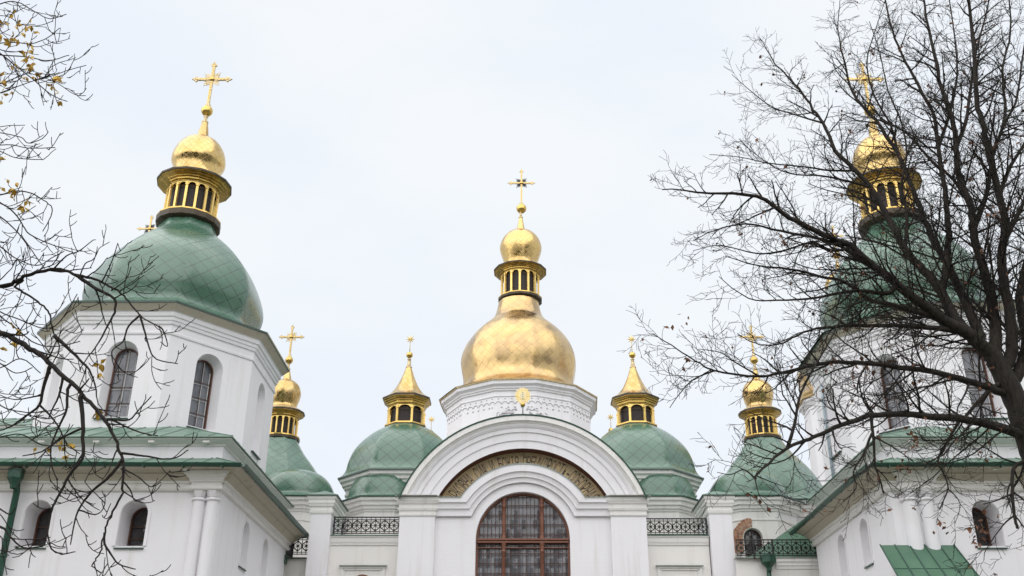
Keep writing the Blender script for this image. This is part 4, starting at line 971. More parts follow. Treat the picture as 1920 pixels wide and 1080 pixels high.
def railing(xa, xb, y, z, h, label, posts):
    mb = MB(); m = M['iron']; dx = xb - xa
    for zz, r in ((z + h, .028), (z + h * .86, .015), (z + h * .14, .015), (z + .02, .018)): mb.tube([(xa, y, zz), (xb, y, zz)], r, 5, m, False)
    n = max(2, int(round(dx / (h * .56)))); w = dx / n
    for i in range(n + 1): mb.tube([(xa + i * w, y, z), (xa + i * w, y, z + h)], .015, 5, m, False)
    for i in range(n):
        cx = xa + (i + .5) * w; cz = z + h * .5; R = min(w * .46, h * .33)
        mb.tube([(cx, y, z), (cx, y, z + h)], .014, 5, m, False)
        mb.tube([(cx + R * cos(2 * pi * k / 18), y, cz + R * sin(2 * pi * k / 18)) for k in range(19)], .018, 4, m, False)
        for a in (0, 45, 135): mb.tube([(cx - R * cos(radians(a)), y, cz - R * sin(radians(a))), (cx + R * cos(radians(a)), y, cz + R * sin(radians(a)))], .011, 4, m, False)
        mb.obox((cx, y, cz), (.045, 0, 0), (0, .012, 0), (0, 0, .045), m)
        for s in (-1, 1): mb.obox((cx + s * w * .5, y, cz), (.028, 0, 0), (0, .014, 0), (0, 0, .06), m)
        mb.obox((cx, y, cz + R + .025), (.05, 0, 0), (0, .01, 0), (0, 0, .02), m); mb.obox((cx, y, cz - R - .025), (.05, 0, 0), (0, .01, 0), (0, 0, .02), m)
    for px in posts: mb.box(px - .028, y - .03, z - .12, px + .028, y + .03, z + h + .03, m)
    return tag(mb.build('iron_railing'), label, 'railing', 'wrought iron railings along the gallery')
railing(-7.50, -4.90, 40.22, 10.06, .66, 'black iron railing of circles over the wall with the brown arched opening', (-7.47,))
railing(4.97, 7.40, 40.22, 10.02, .64, 'black iron railing of circles over the wall with the plain framed panel', (7.36,))
railing(-9.75, -8.40, 40.5, 9.30, .68, 'short lower iron railing between pillar and chestnut-side tower', (-9.1,))
railing(8.36, 11.95, 39.6, 9.08, .62, 'long lower iron railing between pillar and linden-side tower, in front of a sloping green roof', (9.02, 9.76, 11.9))
# low terrace walls below the lower railings
def terrace(xa, xb, y, zt_, label, cornice, hopx):
    T = thing('terrace_wall', ((xa + xb) / 2, y, 0), label, 'wall', 'low terrace walls')
    w = MB(); wall_panel(w, Face((xa, y), (xb, y)), 0, zt_, [], M['cream']); w.poly([(xa, y, zt_), (xb, y, zt_), (xb, y + 4.2, zt_ + .25), (xa, y + 4.2, zt_ + .25)], M['cream'])
    if cornice: w.cornice([(cornice, y), (xb, y)], [(0, zt_ - .42), (.05, zt_ - .40), (.06, zt_ - .30), (.10, zt_ - .28), (.10, zt_ - .16), (.15, zt_ - .14), (.16, zt_ - .02)], M['trim'], closed=False)
    w.build('wall_face', T)
    e = MB(); e.prism([(xa, y - .2, zt_ - .01), (xb, y - .2, zt_ - .01), (xb, y + .7, zt_ + .05), (xa, y + .7, zt_ + .05)], (0, 0, .03), M['dark_green'] if not cornice else M['eave']); e.build('metal_edge', T)
    downpipe(T, [(hopx, y - .32, zt_ - .45), (hopx, y - .2, zt_ - 1.2), (hopx, y - .16, .2)], .09, (hopx, y - .36, zt_ - .02, .30))
    return T
terrace(-9.9, -8.3, 40.6, 9.16, 'narrow white wall with green rain hopper, between pillar and chestnut-side tower', None, -9.50)
tr = terrace(8.3, 12.2, 39.8, 9.02, 'low white wall with green rain hopper, below the sloping green roof', 9.86, 9.50)
q = MB(); q.prism([(8.9, 41.0, 9.12), (11.95, 41.7, 11.15), (12.0, 44.6, 11.3), (9.0, 44.6, 9.4)], (0, 0, -.06), M['porch'])
q.prism([(8.85, 40.15, 9.06), (12.1, 40.15, 9.08), (11.97, 41.68, 11.16), (8.9, 40.98, 9.13)], (0, 0, -.05), M['porch'])
for i in range(1, 5):
    t = i / 5; a = Vector((8.9, 40.15, 9.06)).lerp(Vector((12.1, 40.15, 9.08)), t); b = Vector((8.9, 40.98, 9.13)).lerp(Vector((11.97, 41.68, 11.16)), t); q.tube([a + Vector((0, 0, .02)), b + Vector((0, 0, .02))], .02, 4, M['dark_green'], False)
q.build('sloping_roof', tr)
# body of the cathedral behind: plain white block with low green roof, seen only in slivers
T = thing('side_aisle', (-24, 50, 0), 'low green hipped roof edge of the aisle behind the chestnut-side tower', 'building')
w = MB(); bl = [(-30, 47), (-19.2, 47), (-19.2, 62), (-30, 62)]
for i in range(4): wall_panel(w, Face(bl[i], bl[(i + 1) % 4]), 0, 16.6, [], M['white'])
w.cornice(bl, [(0, 16.3), (.1, 16.4), (.3, 16.6)], M['trim']); w.build('aisle_wall', T); skirt(T, 'aisle_roof', bl, .35, 16.65, -3.5, 18.2, M['roof'], .8)
# ------------------------------------------------------------------ bare autumn trees: limbs first, then boughs and twigs grown from them
# limbs: (radius at base, radius at end, points in metres)
LINDEN_TRUNK = [(7.51, 14.0, 4.73), (7.4, 14.0, 5.37), (7.32, 14.0, 5.91), (7.25, 14.0, 6.46), (7.15, 14.0, 6.93), (7.03, 14.0, 7.28)]
LINDEN_LIMBS = [
 (0.15, 0.008, [(7.04,14.0,7.25),(7.02,13.99,7.28),(6.74,13.91,7.54),(6.34,13.81,7.75),(5.71,13.64,8.21),(4.97,13.44,8.79),(4.57,13.34,8.96),(4.03,13.22,9.19),(3.55,13.1,9.48),(2.82,12.95,9.46),(2.09,12.8,9.42)]),
 (0.06, 0.006, [(5.71,13.64,8.21),(5.17,13.52,8.59),(4.69,13.41,8.86),(3.91,13.27,8.98),(3.37,13.18,9.05),(2.87,13.09,8.89),(2.52,13.02,8.68)]),
 (0.13, 0.006, [(6.81,13.93,7.47),(6.82,13.93,7.5),(6.6,14.02,7.84),(6.52,14.11,8.38),(6.34,14.19,8.78),(6.15,14.27,9.19),(6.0,14.37,9.85),(5.85,14.47,10.47),(5.67,14.54,10.85),(5.42,14.62,11.3),(5.31,14.71,11.93),(5.19,14.76,12.27),(5.01,14.83,12.75),(4.69,14.93,13.39),(4.47,15.02,14.1)]),
 (0.085, 0.012, [(6.52,14.11,8.38),(6.69,14.16,8.77),(6.88,14.25,9.42),(6.96,14.3,9.88),(7.04,14.37,10.4),(7.12,14.47,11.25),(7.21,14.55,11.94),(7.09,14.64,12.69),(6.94,14.73,13.48),(6.89,14.82,14.3),(6.92,14.93,15.43)]),
 (0.11, 0.006, [(6.86,13.94,7.43),(6.9,13.96,7.47),(6.9,14.03,7.77),(6.8,14.29,8.91),(6.69,14.41,9.47),(6.65,14.52,9.97),(6.61,14.66,10.67),(6.55,14.78,11.36),(6.33,14.95,12.16),(6.08,15.08,12.85),(6.08,15.21,13.61),(6.1,15.34,14.48),(6.29,15.47,15.38)]),
 (0.13, 0.015, [(7.04,14.0,7.25),(7.09,14.01,7.28),(7.26,14.08,8.06),(7.26,14.16,8.97),(7.27,14.2,9.48),(7.34,14.23,9.9),(7.28,14.29,10.55),(7.35,14.33,11.16),(7.43,14.38,11.82),(7.37,14.44,12.66),(7.43,14.49,13.41),(7.44,14.54,14.19),(7.57,14.6,15.13)]),
 (0.13, 0.02, [(7.12,14.0,7.02),(7.19,13.99,7.06),(7.33,13.96,7.33),(7.41,13.9,7.98),(7.4,13.85,8.57),(7.47,13.81,8.99),(7.6,13.77,9.41),(7.56,13.74,9.84),(7.55,13.68,10.49),(7.52,13.63,11.08),(7.49,13.59,11.63),(7.6,13.51,12.59),(7.67,13.44,13.59),(7.71,13.4,14.15)]),
 (0.06, 0.02, [(7.47,13.81,8.99),(7.68,13.73,9.35),(7.88,13.65,9.69),(8.18,13.55,10.12)]),
 (0.05, 0.015, [(7.56,13.74,9.84),(7.76,13.65,10.28),(8.12,13.53,10.81),(8.49,13.42,11.36)]),
 (0.04, 0.012, [(7.55,13.68,10.49),(7.82,13.62,11.08),(8.12,13.57,11.57),(8.33,13.5,12.28),(8.53,13.45,12.9)]),
 (0.045, 0.007, [(7.34,14.23,9.9),(7.26,14.42,10.56),(7.02,14.6,11.1),(6.79,14.81,11.78),(6.45,14.98,12.25),(6.16,15.22,13.13)]),
 (0.06, 0.012, [(7.27,14.2,9.48),(7.69,14.3,10.28),(7.99,14.39,11.07),(8.42,14.49,11.95),(8.64,14.59,13.01),(9.02,14.69,13.94),(9.28,14.8,15.19)]),
 (0.05, 0.012, [(7.35,14.33,11.16),(7.67,14.43,11.75),(7.95,14.55,12.51),(8.28,14.68,13.44),(8.77,14.84,14.57),(9.1,14.96,15.47)]),
 (0.045, 0.01, [(7.12,14.47,11.25),(7.51,14.6,12.04),(7.89,14.76,13.02),(8.08,14.9,13.99),(8.22,15.04,15.01)]),
 (0.12, 0.05, [(7.17,14.0,6.81),(7.33,14.02,6.9),(7.65,14.08,7.52),(7.73,14.14,8.26),(8.11,14.22,9.14),(8.42,14.28,9.86)]),
 (0.04, 0.006, [(6.15,14.27,9.19),(6.24,14.17,9.8),(6.2,14.1,10.26),(6.35,14.01,10.82),(6.33,13.92,11.4),(6.17,13.83,11.98),(6.11,13.73,12.68),(5.99,13.64,13.3)]),
 (0.035, 0.005, [(5.85,14.47,10.47),(5.45,14.37,10.53),(4.98,14.25,10.56),(4.41,14.11,10.52),(3.96,13.98,10.7),(3.57,13.84,11.02)]),
 (0.03, 0.005, [(5.67,14.54,10.85),(5.24,14.45,10.79),(4.67,14.32,10.79),(4.1,14.2,10.78),(3.64,14.09,10.82),(3.09,13.96,10.79)]),
 (0.025, 0.005, [(5.31,14.71,11.93),(4.81,14.66,12.08),(4.35,14.62,12.27),(3.75,14.54,12.86)]),
 (0.035, 0.006, [(6.55,14.78,11.36),(6.56,14.86,11.99),(6.4,14.94,12.68),(6.4,15.02,13.47),(6.7,15.11,14.29),(7.06,15.19,15.14)]),
 (0.085, 0.006, [(7.2,14.0,6.69),(7.13,13.98,6.65),(6.89,13.92,6.7),(6.53,13.83,6.79),(6.01,13.7,6.88),(5.57,13.6,6.9),(5.12,13.49,6.92),(4.69,13.38,6.91),(4.3,13.29,6.86),(3.7,13.14,6.68),(3.28,13.04,6.57),(2.63,12.87,6.59),(2.38,12.79,6.7),(2.13,12.71,6.83),(1.78,12.6,7.02)]),
 (0.02, 0.005, [(2.63,12.87,6.59),(2.32,12.8,6.43),(2.1,12.73,6.19),(1.96,12.68,5.99)]),
 (0.02, 0.005, [(3.28,13.04,6.57),(2.95,12.93,6.73),(2.73,12.85,6.85),(2.42,12.76,6.86)]),
 (0.105, 0.014, [(7.3,14.0,6.05),(7.26,13.98,6.01),(6.97,13.87,6.06),(6.32,13.62,6.13),(5.57,13.34,6.1),(4.85,13.07,6.03),(4.4,12.9,5.87),(3.93,12.7,5.64),(3.67,12.59,5.51),(3.4,12.47,5.38),(3.01,12.28,5.07),(2.88,12.2,4.92)]),
 (0.018, 0.004, [(2.89,12.21,4.93),(2.88,12.2,4.92),(2.74,12.14,5.01),(2.56,12.07,4.93),(2.38,12.0,4.94)]),
 (0.015, 0.004, [(2.88,12.2,4.92),(2.89,12.09,4.67),(2.96,12.0,4.52)]),
 (0.015, 0.004, [(2.92,12.22,4.95),(3.12,12.27,4.88),(3.32,12.31,4.82)]),
 (0.022, 0.004, [(3.67,12.59,5.51),(3.42,12.52,5.27),(3.13,12.46,5.17),(2.85,12.39,5.21)]),
 (0.07, 0.006, [(6.77,13.95,7.6),(6.33,13.84,7.62),(5.62,13.67,7.6),(5.06,13.53,7.54),(4.66,13.42,7.49),(4.14,13.29,7.37),(3.77,13.19,7.16),(3.55,13.13,7.07),(3.28,13.06,7.07),(3.02,12.97,7.18)]),
 (0.085, 0.006, [(6.74,13.97,7.65),(6.54,13.91,7.72),(6.03,13.77,7.85),(5.48,13.62,7.93),(5.16,13.53,7.96),(4.95,13.46,8.11),(4.78,13.41,8.2),(4.43,13.31,8.24),(3.93,13.17,8.29),(3.43,13.04,8.29),(2.94,12.9,8.37)]),
 (0.05, 0.005, [(5.62,13.62,8.27),(5.49,13.57,8.09),(5.07,13.45,8.07),(4.67,13.33,7.98),(4.17,13.19,7.82),(3.68,13.05,7.73),(3.21,12.9,7.69),(2.79,12.73,7.95)]),
 (0.035, 0.005, [(4.97,13.44,8.79),(4.66,13.37,8.7),(4.33,13.28,8.79),(3.88,13.18,8.6),(3.46,13.08,8.5),(2.89,12.94,8.56),(2.48,12.84,8.42)]),
 (0.035, 0.012, [(4.73,13.02,6.0),(4.71,13.01,5.64),(4.67,12.99,5.32),(4.69,12.99,5.2),(4.72,12.97,4.92)]),
 (0.05, 0.008, [(7.16,14.0,6.85),(7.11,13.98,6.84),(6.79,13.89,6.63),(6.32,13.74,6.2),(6.19,13.7,6.09),(5.75,13.51,5.54),(5.75,13.45,5.33),(5.74,13.36,5.08),(5.53,13.26,4.78)]),
 (0.04, 0.02, [(7.35,14.0,5.68),(7.32,13.99,5.66),(7.06,13.92,5.59),(6.91,13.87,5.45),(6.8,13.78,5.12),(6.71,13.68,4.79),(6.69,13.62,4.61)]),
 (0.02, 0.006, [(6.8,13.78,5.12),(6.52,13.68,5.0),(6.29,13.61,4.93)]),
 (0.018, 0.005, [(6.71,13.68,4.79),(6.51,13.64,4.65),(6.19,13.57,4.32),(6.12,13.55,4.17)]),
 (0.028, 0.006, [(4.72,13.01,5.73),(4.69,13.01,5.72),(4.52,12.97,5.42),(4.35,12.93,5.19),(4.35,12.9,4.97),(4.14,12.87,4.79)]),
 (0.035, 0.006, [(3.4,12.47,5.38),(3.56,12.55,5.76),(3.68,12.62,6.12),(3.89,12.69,6.48),(4.24,12.79,6.99),(4.5,12.87,7.43),(4.71,12.92,7.7)]),
 (0.02, 0.005, [(4.4,12.9,5.87),(4.19,12.85,6.01),(4.1,12.8,6.22),(4.26,12.76,6.39)]),
 (0.02, 0.005, [(4.81,13.05,6.02),(4.79,13.05,6.02),(4.65,12.94,6.27),(4.8,12.85,6.47),(4.69,12.79,6.6)]),
 (0.014, 0.004, [(5.74,13.36,5.08),(5.85,13.33,4.87),(5.71,13.3,4.58)]),
]
CHESTNUT_LIMBS = [
 (0.07, 0.016, [(-6.19,10.0,6.57),(-5.7,9.9,6.44),(-5.53,9.86,6.47),(-5.38,9.82,6.54),(-5.19,9.78,6.57),(-5.0,9.73,6.57),(-4.76,9.68,6.47),(-4.56,9.64,6.41),(-4.41,9.61,6.33),(-4.29,9.58,6.25),(-4.14,9.54,6.13),(-4.01,9.51,5.99),(-3.94,9.48,5.91),(-3.8,9.45,5.81),(-3.71,9.43,5.77),(-3.65,9.4,5.64)]),
 (0.016, 0.006, [(-3.94,9.48,5.91),(-3.84,9.46,5.69),(-3.77,9.44,5.53),(-3.67,9.42,5.4),(-3.44,9.39,5.34)]),
 (0.016, 0.006, [(-3.94,9.48,5.91),(-4.03,9.46,5.78),(-4.05,9.44,5.6),(-4.13,9.41,5.48),(-4.06,9.39,5.29)]),
 (0.012, 0.006, [(-3.71,9.43,5.77),(-3.65,9.43,5.71),(-3.58,9.42,5.54),(-3.66,9.42,5.59)]),
 (0.03, 0.008, [(-4.75,9.68,6.46),(-4.74,9.68,6.44),(-4.55,9.66,6.31),(-4.32,9.64,6.18),(-4.27,9.62,6.04),(-4.29,9.61,5.91),(-4.35,9.58,5.66),(-4.42,9.56,5.49),(-4.48,9.55,5.35)]),
 (0.05, 0.02, [(-5.55,9.86,6.47),(-5.52,9.86,6.42),(-5.36,9.85,6.32),(-5.18,9.84,6.2),(-5.06,9.83,6.09),(-5.01,9.82,5.96),(-4.94,9.81,5.82),(-4.87,9.8,5.71),(-4.86,9.79,5.59),(-4.9,9.79,5.49),(-4.89,9.78,5.38)]),
 (0.03, 0.012, [(-4.94,9.81,5.82),(-4.75,9.77,5.66),(-4.59,9.73,5.52),(-4.45,9.69,5.39),(-4.35,9.66,5.22),(-4.25,9.61,4.98)]),
 (0.085, 0.012, [(-5.9,9.6,5.97),(-5.37,9.52,5.74),(-5.19,9.49,5.65),(-5.03,9.47,5.56),(-4.85,9.44,5.44),(-4.69,9.41,5.32),(-4.61,9.4,5.25),(-4.43,9.37,5.11),(-4.27,9.34,4.96),(-4.1,9.3,4.8),(-3.99,9.28,4.68),(-3.87,9.25,4.51),(-3.81,9.23,4.41),(-3.74,9.21,4.29),(-3.7,9.17,4.09),(-3.68,9.15,3.94),(-3.73,9.11,3.75),(-3.74,9.08,3.6),(-3.74,9.05,3.45),(-3.75,9.03,3.36),(-3.77,9.02,3.3),(-3.67,9.0,3.23)]),
 (0.016, 0.006, [(-3.74,9.08,3.6),(-3.72,9.07,3.5),(-3.65,9.07,3.41),(-3.56,9.06,3.32),(-3.4,9.05,3.27)]),
 (0.018, 0.006, [(-3.78,9.22,4.36),(-3.76,9.22,4.37),(-3.6,9.18,4.34),(-3.48,9.16,4.32),(-3.33,9.13,4.29),(-3.2,9.1,4.3),(-3.1,9.07,4.36)]),
 (0.014, 0.006, [(-3.7,9.17,4.09),(-3.61,9.15,4.01),(-3.54,9.13,3.9),(-3.44,9.1,3.91)]),
 (0.014, 0.006, [(-3.73,9.19,4.21),(-3.72,9.19,4.21),(-3.56,9.16,4.13),(-3.42,9.14,4.03),(-3.32,9.12,4.07)]),
 (0.032, 0.008, [(-4.3,9.34,4.98),(-4.32,9.34,4.96),(-4.24,9.31,4.71),(-4.19,9.29,4.5),(-4.16,9.27,4.33),(-4.23,9.25,4.19),(-4.27,9.22,4.01),(-4.31,9.2,3.86),(-4.31,9.19,3.73),(-4.29,9.17,3.6),(-4.22,9.15,3.47),(-4.12,9.14,3.42),(-3.99,9.12,3.44)]),
 (0.024, 0.008, [(-3.75,9.21,4.31),(-3.79,9.21,4.23),(-3.86,9.2,4.12),(-3.98,9.19,3.99),(-4.06,9.18,3.82),(-4.07,9.17,3.64),(-4.07,9.17,3.51)]),
 (0.012, 0.006, [(-4.06,9.18,3.8),(-4.04,9.18,3.82),(-3.89,9.17,3.78),(-3.82,9.16,3.85),(-3.83,9.15,3.97)]),
 (0.03, 0.012, [(-4.89,9.78,5.44),(-4.91,9.78,5.44),(-4.93,9.79,5.23),(-4.94,9.8,5.05),(-5.06,9.81,4.93),(-5.22,9.82,4.81),(-5.4,9.83,4.77)]),
 (0.016, 0.007, [(-4.94,9.8,5.05),(-4.77,9.74,4.91),(-4.64,9.7,4.77),(-4.51,9.64,4.6),(-4.33,9.58,4.47)]),
 (0.016, 0.006, [(-4.0,9.28,4.69),(-3.96,9.27,4.72),(-3.75,9.22,4.62),(-3.6,9.19,4.56),(-3.43,9.15,4.52)]),
 (0.015, 0.006, [(-3.96,9.27,4.72),(-3.76,9.22,4.7),(-3.67,9.19,4.79),(-3.55,9.14,4.91)]),
 (0.022, 0.007, [(-4.45,9.37,5.12),(-4.47,9.36,5.06),(-4.43,9.33,4.83),(-4.46,9.31,4.66),(-4.48,9.28,4.44),(-4.41,9.26,4.23),(-4.33,9.24,4.12)]),
 (0.022, 0.006, [(-5.07,9.2,3.76),(-4.71,9.12,3.66),(-4.59,9.09,3.57),(-4.43,9.05,3.46),(-4.23,9.0,3.46)]),
 (0.018, 0.006, [(-5.11,9.2,3.96),(-4.73,9.08,3.81),(-4.6,9.03,3.75),(-4.55,9.0,3.81)]),
 (0.03, 0.006, [(-6.95,10.0,10.03),(-6.39,9.87,9.59),(-6.1,9.8,9.34),(-5.86,9.74,9.13),(-5.51,9.65,8.81),(-5.28,9.6,8.68)]),
 (0.024, 0.006, [(-6.75,10.0,9.74),(-6.41,9.91,9.6),(-6.03,9.8,9.49),(-5.68,9.7,9.35),(-5.39,9.6,9.35)]),
 (0.014, 0.005, [(-5.94,9.76,9.2),(-5.93,9.76,9.22),(-5.54,9.68,9.03),(-5.22,9.61,8.79),(-5.07,9.58,8.75)]),
 (0.012, 0.005, [(-5.7,9.71,9.11),(-5.71,9.71,9.08),(-5.44,9.63,9.12),(-5.28,9.59,9.15),(-5.13,9.55,9.16)]),
 (0.02, 0.006, [(-6.88,10.0,10.29),(-6.6,9.92,10.41),(-6.36,9.87,10.4),(-6.05,9.8,10.18),(-5.82,9.76,10.04),(-5.6,9.7,10.06)]),
 (0.018, 0.006, [(-6.76,10.0,9.78),(-6.46,9.92,9.79),(-6.23,9.87,9.76),(-6.01,9.82,9.7),(-5.78,9.75,9.74),(-5.64,9.7,9.85)]),
 (0.014, 0.005, [(-6.79,10.0,10.2),(-6.48,9.91,10.21),(-6.21,9.84,10.02),(-5.96,9.77,9.94),(-5.74,9.7,9.95)]),
 (0.016, 0.005, [(-6.48,10.0,8.59),(-6.16,9.91,8.46),(-5.85,9.83,8.34),(-5.72,9.79,8.23),(-5.55,9.74,8.26),(-5.47,9.7,8.33)]),
 (0.015, 0.005, [(-6.42,10.0,8.32),(-6.12,9.92,8.29),(-5.95,9.87,8.26),(-5.71,9.8,8.17),(-5.35,9.7,8.11)]),
 (0.015, 0.005, [(-6.43,10.0,8.36),(-6.09,9.9,8.19),(-5.86,9.83,8.06),(-5.62,9.76,7.99),(-5.45,9.7,7.95)]),
 (0.012, 0.005, [(-6.49,10.0,8.62),(-6.15,9.86,8.51),(-6.02,9.81,8.49),(-5.76,9.7,8.42)]),
 (0.026, 0.01, [(-6.32,10.0,7.63),(-5.98,9.93,7.62),(-5.76,9.88,7.64),(-5.56,9.84,7.58),(-5.39,9.8,7.47),(-5.26,9.77,7.35),(-5.24,9.73,7.18),(-5.27,9.7,7.02)]),
 (0.026, 0.007, [(-6.34,10.0,7.7),(-5.94,9.91,7.5),(-5.71,9.85,7.33),(-5.55,9.8,7.14),(-5.43,9.76,7.01),(-5.1,9.68,6.83),(-4.81,9.6,6.69)]),
 (0.024, 0.009, [(-6.3,10.0,7.52),(-5.88,9.88,7.3),(-5.58,9.78,7.04),(-5.33,9.69,6.77),(-5.1,9.6,6.51)]),
 (0.022, 0.007, [(-6.21,10.0,7.14),(-5.8,9.88,6.92),(-5.57,9.81,6.75),(-5.27,9.73,6.61),(-5.09,9.66,6.66),(-4.93,9.6,6.72)]),
 (0.014, 0.006, [(-5.08,9.75,6.58),(-4.93,9.67,6.7),(-4.77,9.61,6.73),(-4.63,9.55,6.82),(-4.58,9.53,6.82)]),
 (0.012, 0.006, [(-4.74,9.68,6.46),(-4.69,9.63,6.58),(-4.59,9.59,6.62),(-4.54,9.55,6.7)]),
 (0.012, 0.006, [(-4.47,9.62,6.35),(-4.39,9.56,6.51),(-4.34,9.51,6.65),(-4.31,9.47,6.75)]),
 (0.011, 0.006, [(-4.32,9.59,6.27),(-4.32,9.57,6.24),(-4.17,9.51,6.33),(-4.11,9.45,6.46)]),
 (0.02, 0.006, [(-6.02,10.0,6.34),(-5.65,9.93,6.15),(-5.37,9.88,6.03),(-5.09,9.82,5.91),(-4.91,9.78,5.96),(-4.74,9.7,6.26)]),
 (0.018, 0.006, [(-5.76,9.7,5.65),(-5.34,9.6,5.43),(-5.12,9.55,5.3),(-4.94,9.5,5.34)]),
 (0.02, 0.006, [(-5.54,9.6,5.14),(-5.21,9.57,4.96),(-5.03,9.55,4.9),(-4.8,9.52,4.87),(-4.59,9.5,4.91)]),
 (0.018, 0.006, [(-5.35,9.5,4.56),(-5.08,9.45,4.6),(-4.85,9.4,4.61),(-4.6,9.35,4.49),(-4.32,9.3,4.47)]),
 (0.024, 0.007, [(-5.87,9.8,6.12),(-5.47,9.74,5.97),(-5.1,9.68,5.7),(-4.85,9.65,5.63),(-4.56,9.6,5.67)]),
 (0.02, 0.006, [(-5.75,9.8,5.39),(-5.39,9.72,5.42),(-5.16,9.66,5.5),(-4.9,9.6,5.32)]),
]
CHESTNUT_LEAF_SPOTS = [(-6.36, 9.7, 9.95), (-6.12, 9.7, 9.91), (-6.05, 9.7, 9.88), (-6.15, 9.7, 9.72), (-6.25, 9.7, 9.74), (-6.11, 9.7, 9.68), (-6.03, 9.7, 9.64), (-5.95, 9.7, 9.55), (-5.96, 9.7, 9.51), (-6.2, 9.7, 9.66), (-5.94, 9.7, 9.38), (-5.88, 9.7, 9.33), (-6.12, 9.7, 9.3), (-5.82, 9.7, 9.2), (-5.58, 9.7, 8.96), (-5.53, 9.7, 8.92), (-5.54, 9.7, 9.1), (-6.16, 9.7, 9.06), (-6.12, 9.7, 8.95), (-6.08, 9.7, 8.85), (-5.89, 9.7, 9.08), (-5.93, 9.7, 9.86), (-6.2, 9.7, 9.81), (-6.32, 9.7, 9.78), (-5.79, 9.7, 9.24), (-5.77, 9.7, 7.59), (-5.83, 9.7, 7.55), (-5.72, 9.7, 7.55), (-4.42, 9.7, 5.42), (-4.38, 9.7, 5.38), (-4.27, 9.7, 4.98), (-5.3, 9.7, 5.82), (-4.79, 9.7, 4.62), (-4.54, 9.7, 4.61), (-5.9, 9.7, 7.91), (-5.63, 9.7, 7.42), (-5.35, 9.7, 5.65), (-4.49, 9.7, 4.51)]
LINDEN_LEAF_SPOTS = [(5.18, 12.9, 5.78), (5.16, 12.9, 5.65), (3.02, 12.9, 4.8), (5.02, 12.9, 5.31), (4.98, 12.9, 5.28), (2.19, 12.9, 7.31), (4.78, 12.9, 6.64), (4.65, 12.9, 6.7), (5.33, 12.9, 4.47), (5.85, 12.9, 4.39), (5.88, 12.9, 4.49), (5.76, 12.9, 4.42)]
def smooth_path(p, k=3):
    return [Vector(q) for q in spline([tuple(x) for x in p], k)]
def grow(mb, rng, path, r0, r1, mat, level, P, tips):
    """skin one branch and sprout the next order along it"""
    n = len(path); L = [0.0]
    for a, b in zip(path, path[1:]): L.append(L[-1] + (b - a).length)
    tot = L[-1]
    if tot < .02: return
    rad = [max(r1, r0 + (r1 - r0) * (l / tot) ** P['pw']) for l in L]
    sides = 10 if r0 > .08 else 7 if r0 > .03 else 5 if r0 > .012 else 3
    mb.tube(path, rad, sides, mat, True, True)
    if level >= P['levels']: tips.append((path[-1], (path[-1] - path[-2]).normalized())); return
    tips.append((path[-1], (path[-1] - path[-2]).normalized()))
    step = P['step'][level]; s = step * rng.uniform(P['start'][level], P['start'][level] + .6)
    while s < tot:
        i = max(j for j in range(n) if L[j] <= s); i = min(i, n - 2); t = (s - L[i]) / max(1e-6, L[i + 1] - L[i])
        p = path[i].lerp(path[i + 1], t); d = (path[i + 1] - path[i]).normalized(); rr = rad[i] + (rad[i + 1] - rad[i]) * t
        f = s / tot
        ln = P['len'][level] * rng.uniform(.45, 1.15) * (1.0 - P['taper'] * f)
        if level == 0: ln *= min(1.0, P['tip'] + rr * 13)
        u = d.orthogonal().normalized(); w = d.cross(u); a = rng.uniform(0, 2 * pi)
        if P['flat']: # keep most boughs broadside on
            v3 = Vector((0, 1, 0)); lat = d.cross(v3)
            if lat.length > .1: u = lat.normalized(); w = d.cross(u); a = rng.choice((0, pi)) + rng.gauss(0, .75)
        side = u * cos(a) + w * sin(a); ang = radians(rng.uniform(*P['ang']))
        q = (d * cos(ang) + side * sin(ang)).normalized()
        segs = P['segs'][level]; pts = [p]; cur = p; sl = ln / segs
        for k in range(segs):
            up = Vector((0, 0, 1)); q = (q + up * P['up'][level] * (k + 1) / segs + Vector((rng.gauss(0, 1), rng.gauss(0, 1), rng.gauss(0, 1))) * P['wob'][level]).normalized()
            cur = cur + q * sl; pts.append(cur)
        cr0 = min(rr * .72, P['rad'][level] * rng.uniform(.75, 1.2)); cr0 = max(cr0, P['rmin'])
        grow(mb, rng, pts, cr0, max(P['rmin'] * .8, cr0 * .4), mat, level + 1, P, tips)
        s += step * rng.uniform(.6, 1.45)
def tree(name, limbs, trunk, mat, P, seed, label, extra):
    rng = random.Random(seed); base = trunk[0][1][0]
    T = thing(name, (base[0], base[1], 0), label, 'tree')
    tr = MB()
    for r, pts in trunk:
        sp_ = smooth_path(pts, 5); m = len(sp_); rr = [r[0] + (r[1] - r[0]) * (i / (m - 1)) ** .8 for i in range(m)]
        sp_ = [p + Vector((rng.gauss(0, .012), rng.gauss(0, .012), 0)) for p in sp_]; tr.tube(sp_, rr, 14, mat, True)
    tr.build('trunk', T)
    lb = MB(); tw = MB(); tips = []
    for r0, r1, pts in limbs:
        sp_ = smooth_path(pts, 4); sp_ = [sp_[0]] + [p + Vector((rng.gauss(0, 1), rng.gauss(0, 1), rng.gauss(0, 1))) * min(.010, r0 * .08) for p in sp_[1:]]
        grow(tw, rng, sp_, r0, r1, mat, 0, P, tips)
    o = tw.build('crown', T)
    extra(T, tips, rng)
    return T
def leaf_mesh(mb, p, d, size, rng, m, n=1):
    for _ in range(n):
        a = Vector((rng.gauss(0, 1), rng.gauss(0, 1), rng.gauss(0, 1) - .9)).normalized(); s = a.orthogonal().normalized(); q = Quaternion_rot(s, a, rng.uniform(0, 2 * pi)); w = size * .30
        c1 = p + a * size * .45; nrm = a.cross(q)
        mb.add([p, c1 + q * w + nrm * w * .35, p + a * size, c1 - q * w + nrm * w * .35, c1], [(0, 1, 4), (1, 2, 4), (2, 3, 4), (3, 0, 4)], m)
